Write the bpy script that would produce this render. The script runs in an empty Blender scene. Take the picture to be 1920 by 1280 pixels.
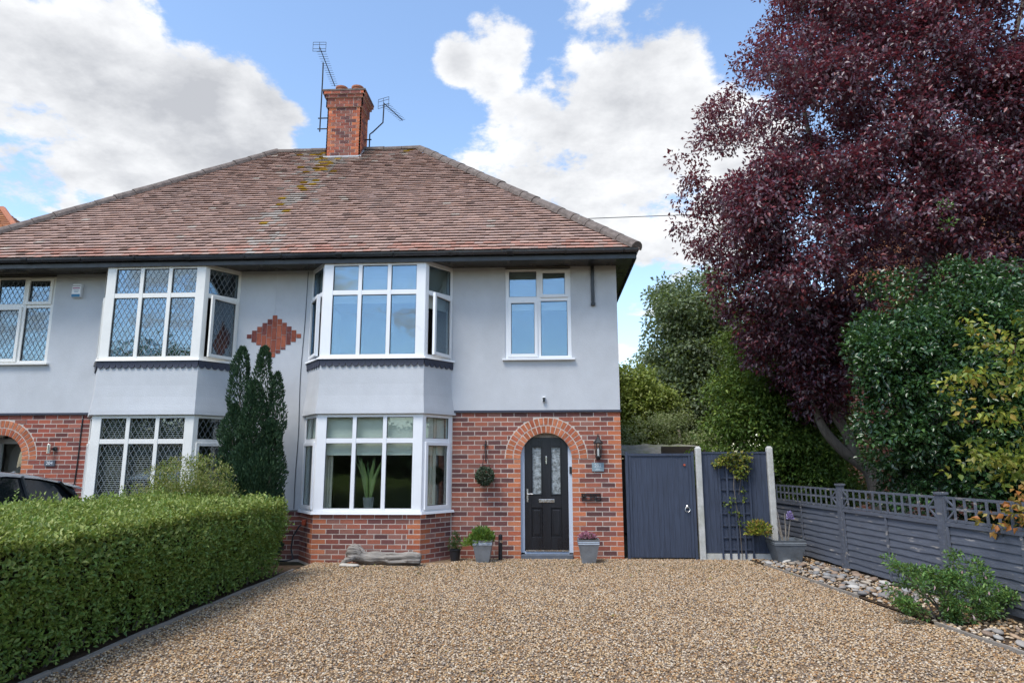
import bpy, math, random
import numpy as np
from mathutils import Vector, Matrix

random.seed(7)
rng = np.random.default_rng(7)
S = bpy.context.scene
COL = S.collection

# ---------------------------------------------------------------- camera
F_PX, PITCH, YAW, ROLL = 1270.0, math.radians(10.2), math.radians(2.9), math.radians(-0.1)
CAM = np.array([0.0, -12.2, 1.63])
_f = np.array([-math.sin(YAW)*math.cos(PITCH), math.cos(YAW)*math.cos(PITCH), math.sin(PITCH)])
_r = np.array([math.cos(YAW), math.sin(YAW), 0.0])
_u = np.cross(_r, _f)
R_ = math.cos(ROLL)*_r + math.sin(ROLL)*_u
U_ = -math.sin(ROLL)*_r + math.cos(ROLL)*_u
cd = bpy.data.cameras.new('camera'); co = bpy.data.objects.new('camera', cd); COL.objects.link(co)
cd.sensor_width = 36.0; cd.lens = F_PX/1920*36; cd.clip_end = 3000
co.matrix_world = Matrix(((R_[0], U_[0], -_f[0], CAM[0]), (R_[1], U_[1], -_f[1], CAM[1]), (R_[2], U_[2], -_f[2], CAM[2]), (0, 0, 0, 1)))
S.camera = co

def ray(x, y):
    d = _f*F_PX + R_*(x-960) - U_*(y-640)
    return d/np.linalg.norm(d)
def at(x, y, axis, val):            # pixel -> the point on the plane axis = val
    d = ray(x, y)
    return CAM + d*((val-CAM[axis])/d[axis])
def onY(x, y, v): return at(x, y, 1, v)
def onZ(x, y, v=0.0): return at(x, y, 2, v)

# ---------------------------------------------------------------- sky and sun
SUN_EL, SUN_DIR = math.radians(58), np.array([-0.6, -0.8])      # towards the sun: high, over the viewer's left shoulder
W = bpy.data.worlds.new('World'); S.world = W; W.use_nodes = True
nt = W.node_tree; nt.nodes.clear()
def wn(t, **k):
    n = nt.nodes.new(t)
    for a, b in k.items(): setattr(n, a, b)
    return n
def wm(op, a, b=None, c=None, clamp=False):
    n = wn('ShaderNodeMath', operation=op, use_clamp=clamp)
    for i, v in enumerate((a, b, c)):
        if v is None: continue
        if isinstance(v, (int, float)): n.inputs[i].default_value = v
        else: nt.links.new(v, n.inputs[i])
    return n.outputs[0]
sky = wn('ShaderNodeTexSky', sky_type='NISHITA', sun_disc=False)
sky.sun_elevation = SUN_EL; sky.sun_rotation = math.atan2(SUN_DIR[0], SUN_DIR[1]); sky.air_density = 1.15; sky.dust_density = 0.6; sky.ozone_density = 2.2
tc = wn('ShaderNodeTexCoord')
sep = wn('ShaderNodeSeparateXYZ'); nt.links.new(tc.outputs['Generated'], sep.inputs[0])
den = wm('ADD', wm('MAXIMUM', sep.outputs[2], 0.0), 0.22)
cx = wm('DIVIDE', sep.outputs[0], den); cy = wm('DIVIDE', sep.outputs[1], den)
comb = wn('ShaderNodeCombineXYZ'); nt.links.new(cx, comb.inputs[0]); nt.links.new(cy, comb.inputs[1]); comb.inputs[2].default_value = 3.7
def wnoise(scale, detail, rough, off=(0, 0, 0)):
    mp = wn('ShaderNodeMapping'); mp.inputs['Location'].default_value = off
    nt.links.new(comb.outputs[0], mp.inputs[0])
    n = wn('ShaderNodeTexNoise'); n.inputs['Scale'].default_value = scale; n.inputs['Detail'].default_value = detail; n.inputs['Roughness'].default_value = rough
    nt.links.new(mp.outputs[0], n.inputs['Vector']); return n.outputs['Fac']
n1 = wnoise(2.1, 12, 0.60)
nlit = wnoise(2.1, 12, 0.60, (-.07, -.11, 0))
n2 = wnoise(0.55, 2, 0.5, (4.1, 1.3, 0))
n3 = wnoise(7.5, 12, 0.66, (2.2, 5.1, 0))
field = wm('ADD', wm('MULTIPLY', wm('SUBTRACT', n3, 0.5), 0.75), wm('ADD', wm('ADD', wm('MULTIPLY', wm('SUBTRACT', n1, 0.5), 1.75), 0.5), wm('MULTIPLY', wm('SUBTRACT', n2, 0.5), 0.5)))
# banks of cumulus (px centre, radius px, weight): where the clouds stand in this sky; the noise carries on elsewhere
for px, py, rad, wt in [(120, 190, 330, .22), (60, 330, 250, .14), (300, 300, 150, .12), (470, 225, 130, .10), (1130, 170, 200, .20), (1010, 310, 220, .20), (1230, 330, 210, .16), (1330, 190, 120, .08),
                        (905, 90, 80, .42), (820, 115, 60, .36), (440, 215, 110, .26), (545, 245, 75, .26), (765, 20, 55, .26), (748, 255, 35, .22), (700, 190, 60, .10), (1200, 520, 120, .05), (1180, 60, 110, .12),
                        (560, 60, 200, -.14), (720, 150, 170, -.12), (1390, 60, 90, -.12), (1170, 590, 60, -.12)]:
    d = ray(px, py)
    vm = wn('ShaderNodeVectorMath', operation='DOT_PRODUCT'); nt.links.new(tc.outputs['Generated'], vm.inputs[0]); vm.inputs[1].default_value = tuple(d)
    ca = math.cos(math.atan(rad*1.25/F_PX))
    mr = wn('ShaderNodeMapRange', interpolation_type='SMOOTHSTEP'); nt.links.new(vm.outputs['Value'], mr.inputs[0])
    mr.inputs[1].default_value = ca; mr.inputs[2].default_value = 1.0; mr.inputs[3].default_value = 0.0; mr.inputs[4].default_value = wt
    field = wm('ADD', field, mr.outputs[0])
def wramp(src, a, b, lo=0., hi=1.):
    mr = wn('ShaderNodeMapRange', interpolation_type='SMOOTHSTEP'); nt.links.new(src, mr.inputs[0])
    for i, v in enumerate((a, b, lo, hi)): mr.inputs[i+1].default_value = v
    return mr.outputs[0]
mask = wramp(field, 0.525, 0.70)
mask = wm('MULTIPLY', mask, wramp(sep.outputs[2], 0.0, 0.08))
lit = wm('ADD', wm('MULTIPLY', wm('SUBTRACT', n1, nlit), 3.6), 0.74)          # sides of the billows turned to and from the sun
body = wramp(field, 0.64, 1.05, 0.0, 0.50)
lit = wm('SUBTRACT', lit, body, clamp=True)
ccol = wn('ShaderNodeMix', data_type='RGBA'); nt.links.new(lit, ccol.inputs[0])
ccol.inputs[6].default_value = (2.05, 2.10, 2.22, 1); ccol.inputs[7].default_value = (3.75, 3.78, 3.82, 1)
mixc = wn('ShaderNodeMix', data_type='RGBA'); nt.links.new(wm('MULTIPLY', mask, 0.97), mixc.inputs[0])
nt.links.new(sky.outputs[0], mixc.inputs[6]); nt.links.new(ccol.outputs[2], mixc.inputs[7])
bg = wn('ShaderNodeBackground'); bg.inputs[1].default_value = 0.125
nt.links.new(mixc.outputs[2], bg.inputs[0])
wo = wn('ShaderNodeOutputWorld'); nt.links.new(bg.outputs[0], wo.inputs[0])

sl = bpy.data.lights.new('sun', 'SUN'); so = bpy.data.objects.new('sun', sl); COL.objects.link(so)
sl.energy = 1.5; sl.angle = math.radians(24); sl.color = (1.0, 0.95, 0.87)
sd = Vector((SUN_DIR[0]*math.cos(SUN_EL), SUN_DIR[1]*math.cos(SUN_EL), math.sin(SUN_EL)))
so.rotation_euler = sd.to_track_quat('Z', 'Y').to_euler(); so.location = (0, 0, 30)
S.view_settings.view_transform = 'Standard'; S.view_settings.look = 'None'; S.view_settings.gamma = 1; S.view_settings.use_curve_mapping = False
S.view_settings.exposure = 1.2
S.cycles.use_denoising = True
S.cycles.max_bounces = 8; S.cycles.transparent_max_bounces = 12; S.cycles.caustics_reflective = False; S.cycles.caustics_refractive = False

# ---------------------------------------------------------------- materials
def mat(name, col, rough=0.7, var=0.15, scale=6.0, bump=0.0, bscale=40.0, metal=0.0, spec=0.5, src=None, col2=None, c2scale=1.5, c2lo=.5, c2hi=.7, coat=0.0, stretch=(1, 1, 1)):
    """procedural principled material; src None: plain colour, 'obj': the object's colour, 'attr': the mesh's col attribute"""
    m = bpy.data.materials.new(name); m.use_nodes = True; t = m.node_tree; N = t.nodes; L = t.links
    p = N['Principled BSDF']; p.inputs['Roughness'].default_value = rough; p.inputs['Metallic'].default_value = metal; p.inputs['Specular IOR Level'].default_value = spec
    p.inputs['Coat Weight'].default_value = coat
    tc = N.new('ShaderNodeTexCoord'); oi = N.new('ShaderNodeObjectInfo')
    sc = N.new('ShaderNodeVectorMath'); sc.operation = 'SCALE'; sc.inputs[0].default_value = (37, 17, 53); L.new(oi.outputs['Random'], sc.inputs['Scale'])
    ad = N.new('ShaderNodeVectorMath'); ad.operation = 'ADD'; L.new(tc.outputs['Object'], ad.inputs[0]); L.new(sc.outputs[0], ad.inputs[1])
    mp = N.new('ShaderNodeMapping'); mp.inputs['Scale'].default_value = stretch; L.new(ad.outputs[0], mp.inputs[0]); vec = mp.outputs[0]
    if src == 'obj': base = oi.outputs['Color']
    elif src == 'attr':
        a = N.new('ShaderNodeAttribute'); a.attribute_name = 'col'; base = a.outputs['Color']
    else:
        rgb = N.new('ShaderNodeRGB'); rgb.outputs[0].default_value = (*col, 1); base = rgb.outputs[0]
    if col2:
        n = N.new('ShaderNodeTexNoise'); n.inputs['Scale'].default_value = c2scale; n.inputs['Detail'].default_value = 6; n.inputs['Roughness'].default_value = .65; L.new(vec, n.inputs['Vector'])
        mr = N.new('ShaderNodeMapRange'); L.new(n.outputs['Fac'], mr.inputs[0]); mr.inputs[1].default_value = c2lo; mr.inputs[2].default_value = c2hi
        mx = N.new('ShaderNodeMix'); mx.data_type = 'RGBA'; L.new(mr.outputs[0], mx.inputs[0]); L.new(base, mx.inputs[6]); mx.inputs[7].default_value = (*col2, 1); base = mx.outputs[2]
    if var:
        n = N.new('ShaderNodeTexNoise'); n.inputs['Scale'].default_value = scale; n.inputs['Detail'].default_value = 8; n.inputs['Roughness'].default_value = .65; L.new(vec, n.inputs['Vector'])
        mr = N.new('ShaderNodeMapRange'); L.new(n.outputs['Fac'], mr.inputs[0]); mr.inputs[1].default_value = .3; mr.inputs[2].default_value = .7; mr.inputs[3].default_value = 1-var; mr.inputs[4].default_value = 1+var
        vs = N.new('ShaderNodeVectorMath'); vs.operation = 'SCALE'; L.new(base, vs.inputs[0]); L.new(mr.outputs[0], vs.inputs['Scale']); base = vs.outputs[0]
        mr2 = N.new('ShaderNodeMapRange'); L.new(n.outputs['Fac'], mr2.inputs[0]); mr2.inputs[1].default_value = .3; mr2.inputs[2].default_value = .7; mr2.inputs[3].default_value = max(rough-.1, .03); mr2.inputs[4].default_value = min(rough+.1, 1); L.new(mr2.outputs[0], p.inputs['Roughness'])
    L.new(base, p.inputs['Base Color'])
    if bump:
        n = N.new('ShaderNodeTexNoise'); n.inputs['Scale'].default_value = bscale; n.inputs['Detail'].default_value = 5; L.new(vec, n.inputs['Vector'])
        b = N.new('ShaderNodeBump'); b.inputs['Strength'].default_value = bump; b.inputs['Distance'].default_value = .01; L.new(n.outputs['Fac'], b.inputs['Height']); L.new(b.outputs[0], p.inputs['Normal'])
    return m

def leafmat(name, trans=(.3, .3, .05), tw=.35, rough=.45, spec=.4):
    m = bpy.data.materials.new(name); m.use_nodes = True; t = m.node_tree; N = t.nodes; L = t.links
    p = N['Principled BSDF']; p.inputs['Roughness'].default_value = rough; p.inputs['Specular IOR Level'].default_value = spec
    a = N.new('ShaderNodeAttribute'); a.attribute_name = 'col'; L.new(a.outputs['Color'], p.inputs['Base Color'])
    tr = N.new('ShaderNodeBsdfTranslucent')
    mu = N.new('ShaderNodeMix'); mu.data_type = 'RGBA'; mu.blend_type = 'MIX'; mu.inputs[0].default_value = .6; L.new(a.outputs['Color'], mu.inputs[6]); mu.inputs[7].default_value = (*trans, 1); L.new(mu.outputs[2], tr.inputs['Color'])
    mx = N.new('ShaderNodeMixShader'); mx.inputs[0].default_value = tw; L.new(p.outputs[0], mx.inputs[1]); L.new(tr.outputs[0], mx.inputs[2])
    L.new(mx.outputs[0], N['Material Output'].inputs['Surface'])
    return m

def glassmat(name, refl=.42, tint=(.55, .62, .62), coat=(.9, .95, 1)):
    m = bpy.data.materials.new(name); m.use_nodes = True; t = m.node_tree; N = t.nodes; L = t.links
    N.remove(N['Principled BSDF'])
    g = N.new('ShaderNodeBsdfGlossy'); g.inputs['Roughness'].default_value = .012; g.inputs['Color'].default_value = (*coat, 1)
    tcn = N.new('ShaderNodeTexCoord'); nz = N.new('ShaderNodeTexNoise'); nz.inputs['Scale'].default_value = 1.6; L.new(tcn.outputs['Object'], nz.inputs['Vector'])
    b = N.new('ShaderNodeBump'); b.inputs['Strength'].default_value = .07; b.inputs['Distance'].default_value = .05; L.new(nz.outputs['Fac'], b.inputs['Height']); L.new(b.outputs[0], g.inputs['Normal'])
    tr = N.new('ShaderNodeBsdfTransparent'); tr.inputs['Color'].default_value = (*tint, 1)
    fr = N.new('ShaderNodeFresnel'); fr.inputs['IOR'].default_value = 1.45
    ma = N.new('ShaderNodeMath'); ma.operation = 'ADD'; ma.use_clamp = True; L.new(fr.outputs[0], ma.inputs[0]); ma.inputs[1].default_value = refl
    ge = N.new('ShaderNodeNewGeometry'); iv = N.new('ShaderNodeMath'); iv.operation = 'SUBTRACT'; iv.inputs[0].default_value = 1.0; L.new(ge.outputs['Backfacing'], iv.inputs[1])
    mb_ = N.new('ShaderNodeMath'); mb_.operation = 'MULTIPLY'; L.new(ma.outputs[0], mb_.inputs[0]); L.new(iv.outputs[0], mb_.inputs[1])
    mx = N.new('ShaderNodeMixShader'); L.new(mb_.outputs[0], mx.inputs[0]); L.new(tr.outputs[0], mx.inputs[1]); L.new(g.outputs[0], mx.inputs[2])
    L.new(mx.outputs[0], N['Material Output'].inputs['Surface'])
    return m

M = {}
M['render'] = mat('pale_blue_grey_render', (.53, .545, .57), .85, .06, 2.5, .35, 70, spec=.25, col2=(.46, .47, .485), c2scale=1.0, c2lo=.46, c2hi=.85, stretch=(.9, .9, .75))
M['render_warm'] = mat('off_white_render', (.53, .545, .565), .85, .06, 2.5, .35, 70, spec=.25, col2=(.46, .47, .48), c2scale=1.0, c2lo=.46, c2hi=.85, stretch=(.9, .9, .75))
M['mortar'] = mat('mortar', (.58, .505, .44), .95, .2, 14, .4, 120, spec=.1)
M['brick'] = mat('brick', (.3, .1, .07), .9, .28, 14, .5, 90, spec=.15, src='obj', col2=(.30, .21, .19), c2scale=9, c2lo=.62, c2hi=.82)
M['brick_joined'] = mat('brick_joined', (.3, .1, .07), .9, .28, 14, .5, 90, spec=.15, src='attr', col2=(.30, .21, .19), c2scale=9, c2lo=.62, c2hi=.82)
M['tile'] = mat('clay_roof_tile', (.3, .2, .17), .9, .13, 5, .5, 60, spec=.15, src='attr', col2=(.14, .12, .11), c2scale=.9, c2lo=.57, c2hi=.95)
M['tile_plain'] = mat('roof_tile_far', (.24, .13, .10), .9, .3, 3, .3, 30, spec=.15)
M['hip'] = mat('weathered_hip_tile', (.17, .14, .125), .95, .35, 9, .5, 50, spec=.1, col2=(.36, .34, .29), c2scale=7, c2lo=.62, c2hi=.74)
M['upvc'] = mat('white_upvc', (.80, .81, .83), .35, .03, 3, spec=.5)
M['upvc_old'] = mat('cream_white_upvc', (.76, .75, .71), .4, .05, 3, spec=.5)
M['gutter'] = mat('slate_black_gutter', (.030, .036, .048), .22, .1, 3, spec=.7, coat=.3)
M['black'] = mat('black_plastic', (.016, .018, .022), .35, .1, 8, spec=.5)
M['soffit'] = mat('black_soffit_board', (.028, .028, .032), .3, .12, 2, spec=.5)
M['navy'] = mat('navy_trim', (.035, .04, .065), .6, .15, 9)
M['glass'] = glassmat('window_glass', .52, (.88, .91, .90), (.74, .87, 1.0))
M['glass_low'] = glassmat('window_glass_clear', .11, (.93, .96, .94))
M['lead'] = mat('lead_came', (.27, .29, .31), .5, .1, 9, metal=.3)
M['blind'] = mat('cream_blind', (.70, .72, .66), .9, .04, 3)
M['curtain'] = mat('cream_curtain', (.62, .58, .50), .9, .08, 6, stretch=(14, 14, .5))
M['slat'] = mat('venetian_slat', (.26, .26, .25), .6, .05, 3)
M['interior'] = mat('interior_plaster', (.30, .28, .26), .9, .05, 2)
M['door'] = mat('black_door_paint', (.012, .012, .015), .32, .1, 5, .12, 70, spec=.5, stretch=(1, 1, .15))
M['doorframe'] = mat('blue_grey_door_frame', (.50, .56, .66), .5, .05, 4)
M['chrome'] = mat('brushed_chrome', (.72, .70, .66), .25, .06, 20, metal=1.0)
M['obscure'] = mat('obscure_glass', (.30, .33, .34), .16, .45, 14, .9, 26, spec=.8, col2=(.12, .13, .13), c2scale=16, c2lo=.45, c2hi=.6)
M['slate'] = mat('slate_step', (.10, .115, .14), .7, .2, 12, .3, 30)
M['plaque'] = mat('green_grey_slate', (.22, .30, .34), .6, .15, 20)
M['ink'] = mat('pale_lettering', (.62, .66, .68), .6, .05, 9)
M['iron'] = mat('cast_iron', (.022, .024, .026), .55, .3, 20, .4, 60, spec=.4)
M['ground'] = mat('soil_ground', (.07, .055, .04), .95, .4, 3, .6, 15, spec=.1, col2=(.05, .07, .025), c2scale=.4)
M['soil'] = mat('bed_soil', (.065, .045, .03), .95, .4, 9, .8, 30, spec=.1)
M['gravel_bed'] = mat('gravel_bed', (.22, .155, .10), .95, .45, 60, .8, 70, spec=.15)
M['asphalt'] = mat('asphalt', (.05, .05, .052), .9, .2, 8, .3, 80)
M['pebble'] = mat('gravel_stone', (.3, .25, .2), .75, .2, 40, spec=.3, src='obj')
M['cobble'] = mat('beach_pebble', (.3, .3, .3), .65, .2, 30, spec=.3, src='obj')
M['timber'] = mat('weathered_timber', (.27, .24, .205), .9, .3, 5, .5, 40, stretch=(6, .6, 6))
M['driftwood'] = mat('bleached_driftwood', (.29, .265, .235), .9, .45, 6, 1.0, 22, col2=(.075, .06, .05), c2scale=5, c2lo=.50, c2hi=.62, stretch=(.35, 5, 5))
M['fence'] = mat('grey_painted_fence', (.10, .112, .142), .75, .2, 5, .4, 30, col2=(.36, .33, .30), c2scale=3.2, c2lo=.60, c2hi=.68, stretch=(3, .8, 5))
M['gate'] = mat('blue_grey_gate_stain', (.040, .053, .086), .7, .35, 5, .35, 40, stretch=(9, 9, .6), col2=(.03, .04, .07), c2scale=3, c2lo=.62, c2hi=.74)
M['concrete'] = mat('concrete_post', (.50, .50, .475), .9, .16, 9, .4, 60, col2=(.33, .335, .28), c2scale=2.5, c2lo=.5, c2hi=.75)
M['zinc'] = mat('zinc_planter', (.30, .33, .36), .42, .18, 7, .1, 20, metal=.55)
M['zinc_old'] = mat('dull_zinc_planter', (.17, .19, .21), .6, .25, 6, .2, 20, metal=.3)
M['bark'] = mat('bark', (.16, .135, .11), .95, .35, 9, .9, 25, stretch=(3, 3, .7))
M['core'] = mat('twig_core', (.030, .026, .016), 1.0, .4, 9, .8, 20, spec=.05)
M['stem'] = mat('green_stem', (.10, .11, .04), .8, .2, 8)
M['car'] = mat('grey_car_paint', (.20, .21, .23), .3, .05, 3, metal=.6, coat=.8)
M['carglass'] = mat('tinted_car_glass', (.012, .014, .017), .05, 0, 3, spec=.9)
M['tyre'] = mat('tyre_rubber', (.02, .02, .02), .85, .1, 20)
M['red'] = mat('orange_plastic', (.45, .08, .03), .5, .1, 9)
M['red_print'] = mat('magenta_print', (.40, .10, .22), .6, .1, 9)
M['blue'] = mat('blue_print', (.02, .18, .34), .5, .05, 9)
M['felt'] = mat('mossy_roofing_felt', (.26, .25, .21), .95, .3, 8, .7, 40, col2=(.16, .19, .07), c2scale=3, c2lo=.5, c2hi=.65)
M['darkwood'] = mat('dark_creosoted_wood', (.045, .035, .028), .85, .3, 6, .4, 30, stretch=(1, 1, 8))
def brickwall():
    m = mat('far_red_brick', (.27, .09, .06), .9, .25, 3, .2, 30); N = m.node_tree.nodes; L = m.node_tree.links; b = N.new('ShaderNodeTexBrick'); tcx = N.new('ShaderNodeTexCoord'); mp = N.new('ShaderNodeMapping'); mp.inputs['Rotation'].default_value = (math.pi/2, 0, 0)
    L.new(tcx.outputs['Object'], mp.inputs[0]); L.new(mp.outputs[0], b.inputs['Vector']); b.inputs['Color1'].default_value = (.30, .10, .065, 1); b.inputs['Color2'].default_value = (.22, .075, .055, 1); b.inputs['Mortar'].default_value = (.45, .38, .32, 1); b.inputs['Scale'].default_value = 1.0; b.inputs['Brick Width'].default_value = .2365; b.inputs['Row Height'].default_value = .0823; b.inputs['Mortar Size'].default_value = .006
    L.new(b.outputs[0], N['Principled BSDF'].inputs['Base Color']); return m
M['brickwall'] = brickwall()
M['flash'] = mat('lead_flashing', (.45, .47, .50), .55, .15, 9, .3, 30)
M['pot_clay'] = mat('terracotta_pot', (.40, .15, .08), .85, .2, 10)
M['leaf'] = leafmat('leaf_green', (.30, .38, .05), .32)
M['leaf_gloss'] = leafmat('leaf_glossy', (.12, .25, .03), .18, .28, .6)
M['leaf_purple'] = leafmat('leaf_purple', (.36, .045, .065), .27, .36, .65)
M['leaf_yew'] = leafmat('leaf_yew', (.05, .12, .03), .12, .6, .25)
M['flower'] = leafmat('petal', (.6, .2, .4), .3, .6, .2)

# ---------------------------------------------------------------- helpers
ORG = {}
def V(*a): return np.array(a, float)
def meta(o, label=None, cat=None, group=None, kind=None):
    for k, v in (('label', label), ('category', cat), ('group', group), ('kind', kind)):
        if v: o[k] = v
    return o
def thing(name, label, cat, loc=(0, 0, 0), group=None):
    o = bpy.data.objects.new(name, None); o.empty_display_size = .1; COL.objects.link(o); o.location = loc
    ORG[o] = V(*loc); return meta(o, label, cat, group)
class MB:
    def __init__(s): s.v = []; s.f = []; s.c = []
    def add(s, vs, fs, col=None):
        k = len(s.v); s.v += [tuple(map(float, p)) for p in vs]; s.f += [tuple(i+k for i in f) for f in fs]
        if col is not None: s.c += [col]*len(vs)
        return s
    def box(s, x0, x1, y0, y1, z0, z1, col=None):
        if x0 > x1: x0, x1 = x1, x0
        return s.add([(x, y, z) for z in (z0, z1) for y in (y0, y1) for x in (x0, x1)], BOXF, col)
    def obox(s, O, A, B, C, col=None):      # corner + three edge vectors
        O, A, B, C = map(np.asarray, (O, A, B, C))
        return s.add([O+A*i+B*j+C*k for k in (0, 1) for j in (0, 1) for i in (0, 1)], BOXF, col)
    def bar(s, p, q, w, h=None, up=(0, 0, 1), col=None):
        p, q = np.asarray(p, float), np.asarray(q, float); d = q-p; L = np.linalg.norm(d); d = d/L
        a = np.cross(d, up)
        if np.linalg.norm(a) < 1e-4: a = np.cross(d, (1, 0, 0))
        a /= np.linalg.norm(a); b = np.cross(a, d); h = h or w
        return s.obox(p-a*w/2-b*h/2, a*w, b*h, d*L, col)
    def tube(s, pts, rad, n=8, cap=True, col=None):
        pts = [np.asarray(p, float) for p in pts]; rad = rad if hasattr(rad, '__len__') else [rad]*len(pts)
        vs = []; ref = None
        for i, p in enumerate(pts):
            d = pts[min(i+1, len(pts)-1)]-pts[max(i-1, 0)]; d = d/np.linalg.norm(d)
            if ref is None: ref = np.cross(d, (0, 0, 1) if abs(d[2]) < .9 else (1, 0, 0))
            a = ref-d*(ref@d); a /= np.linalg.norm(a); ref = a; b = np.cross(d, a)
            vs += [p+(a*math.cos(2*math.pi*k/n)+b*math.sin(2*math.pi*k/n))*rad[i] for k in range(n)]
        fs = [(i*n+k, i*n+(k+1) % n, (i+1)*n+(k+1) % n, (i+1)*n+k) for i in range(len(pts)-1) for k in range(n)]
        if cap: fs += [tuple(range(n))[::-1], tuple((len(pts)-1)*n+k for k in range(n))]
        return s.add(vs, fs, col)
    def lathe(s, c, prof, n=16, col=None):   # prof: (radius, z) from the base up
        c = np.asarray(c, float); vs = [c+V(r*math.cos(2*math.pi*k/n), r*math.sin(2*math.pi*k/n), z) for r, z in prof for k in range(n)]
        fs = [(i*n+k, i*n+(k+1) % n, (i+1)*n+(k+1) % n, (i+1)*n+k) for i in range(len(prof)-1) for k in range(n)]
        fs += [tuple(range(n))[::-1], tuple((len(prof)-1)*n+k for k in range(n))]
        return s.add(vs, fs, col)
    def prism(s, poly, d, col=None):         # polygon (3-D points) extruded along d
        n = len(poly); d = np.asarray(d, float); vs = [np.asarray(p, float) for p in poly]; vs += [p+d for p in vs]
        return s.add(vs, [tuple(range(n)), tuple(range(2*n-1, n-1, -1))]+[(i, i+n, (i+1) % n+n, (i+1) % n) for i in range(n)], col)
    def build(s, name, m, parent=None, smooth=False, bevel=0, kind=None, label=None):
        me = bpy.data.meshes.new(name); o0 = ORG.get(parent, V(0, 0, 0)) if parent else V(0, 0, 0)
        me.from_pydata([tuple(np.asarray(p)-o0) for p in s.v], [], s.f)
        if s.c and len(s.c) == len(s.v):
            a = me.color_attributes.new('col', 'FLOAT_COLOR', 'POINT'); a.data.foreach_set('color', np.c_[np.array(s.c, float), np.ones(len(s.c))].astype(np.float32).ravel())
        me.materials.append(M[m] if isinstance(m, str) else m)
        if smooth: me.polygons.foreach_set('use_smooth', [True]*len(me.polygons))
        me.update(); return link(name, me, parent, bevel, kind, label)
BOXF = [(0, 2, 3, 1), (4, 5, 7, 6), (0, 1, 5, 4), (2, 6, 7, 3), (0, 4, 6, 2), (1, 3, 7, 5)]
def link(name, me, parent=None, bevel=0, kind=None, label=None):
    o = bpy.data.objects.new(name, me); COL.objects.link(o)
    if parent: o.parent = parent; ORG[o] = ORG[parent]
    else: ORG[o] = V(0, 0, 0)
    if bevel:
        b = o.modifiers.new('bevel', 'BEVEL'); b.width = bevel; b.segments = 2; b.limit_method = 'ANGLE'
    return meta(o, label, kind=kind)
def textmesh(name, txt, size, m, parent, pos, right=(1, 0, 0), up=(0, 0, 1), ext=.002):
    cu = bpy.data.curves.new('t', 'FONT'); cu.body = txt; cu.size = size; cu.extrude = ext; cu.align_x = 'CENTER'; cu.align_y = 'CENTER'
    t = bpy.data.objects.new('t', cu); COL.objects.link(t); dg = bpy.context.evaluated_depsgraph_get()
    me = bpy.data.meshes.new_from_object(t.evaluated_get(dg)); bpy.data.objects.remove(t)
    me.materials.clear(); me.materials.append(M[m]); o = link(name, me, parent)
    r, u = V(*right), V(*up); n = np.cross(r, u); p = V(*pos)-(ORG[parent] if parent else 0)
    o.matrix_local = Matrix(((r[0], u[0], n[0], p[0]), (r[1], u[1], n[1], p[1]), (r[2], u[2], n[2], p[2]), (0, 0, 0, 1)))
    return o

# leaves: n small folded blades, each its own position, direction and colour, in one mesh
def leafmesh(name, m, P, D, size, cols, parent=None, width=.5, fold=.25, kind=None, nrm=None):
    P = np.asarray(P, float); n = len(P); D = D/np.maximum(np.linalg.norm(D, axis=1, keepdims=True), 1e-6)
    up = rng.normal(size=(n, 3)) if nrm is None else nrm+rng.normal(size=(n, 3))*.55
    Sd = np.cross(D, up); Sd /= np.maximum(np.linalg.norm(Sd, axis=1, keepdims=True), 1e-6); Nn = np.cross(Sd, D)
    L = size if hasattr(size, '__len__') else np.full(n, size); L = (L*rng.uniform(.7, 1.25, n))[:, None]
    w = L*width/2
    mid = P+D*L*.45
    vs = np.stack([P, mid+Sd*w+Nn*w*fold*2, P+D*L-Nn*L*.12, mid-Sd*w+Nn*w*fold*2], 1).reshape(-1, 3)
    if parent: vs = vs-ORG[parent]
    tri = np.array([[0, 1, 2], [0, 2, 3]]); fs = (np.arange(n)[:, None, None]*4+tri[None]).reshape(-1)
    me = bpy.data.meshes.new(name); me.vertices.add(n*4); me.vertices.foreach_set('co', vs.ravel())
    me.loops.add(n*6); me.loops.foreach_set('vertex_index', fs.astype(np.int32)); me.polygons.add(n*2)
    me.polygons.foreach_set('loop_start', np.arange(0, n*6, 3, dtype=np.int32)); me.polygons.foreach_set('loop_total', np.full(n*2, 3, np.int32))
    me.update(calc_edges=True)
    a = me.color_attributes.new('col', 'FLOAT_COLOR', 'POINT')
    c4 = np.repeat(np.c_[cols, np.ones(n)], 4, 0); a.data.foreach_set('color', c4.astype(np.float32).ravel())
    me.materials.append(M[m]); return link(name, me, parent, kind=kind)
def palette(n, cols, wts=None, jit=.22):
    c = np.array(cols, float); w = np.ones(len(c)) if wts is None else np.array(wts, float)
    return c[rng.choice(len(c), n, p=w/w.sum())]*rng.uniform(1-jit, 1+jit, (n, 1))
def hash3(P, k=1.0):
    P = np.asarray(P)*k
    return (np.sin(P[:, 0]*1.7+P[:, 1]*.9+1.3)+np.sin(P[:, 1]*2.1-P[:, 2]*1.1+.4)+np.sin(P[:, 2]*1.9+P[:, 0]*1.3+2.2)+.7*np.sin(P[:, 0]*4.1-P[:, 2]*3.7)+.7*np.sin(P[:, 1]*4.7+P[:, 2]*3.1))/4.4
def inpoly(p, poly):
    x, y = p[:, 0], p[:, 1]; r = np.zeros(len(p), bool); n = len(poly)
    for i in range(n):
        (x1, y1), (x2, y2) = poly[i], poly[(i+1) % n]
        c = ((y1 > y) != (y2 > y)) & (x < (x2-x1)*(y-y1)/((y2-y1) or 1e-9)+x1); r ^= c
    return r
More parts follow.
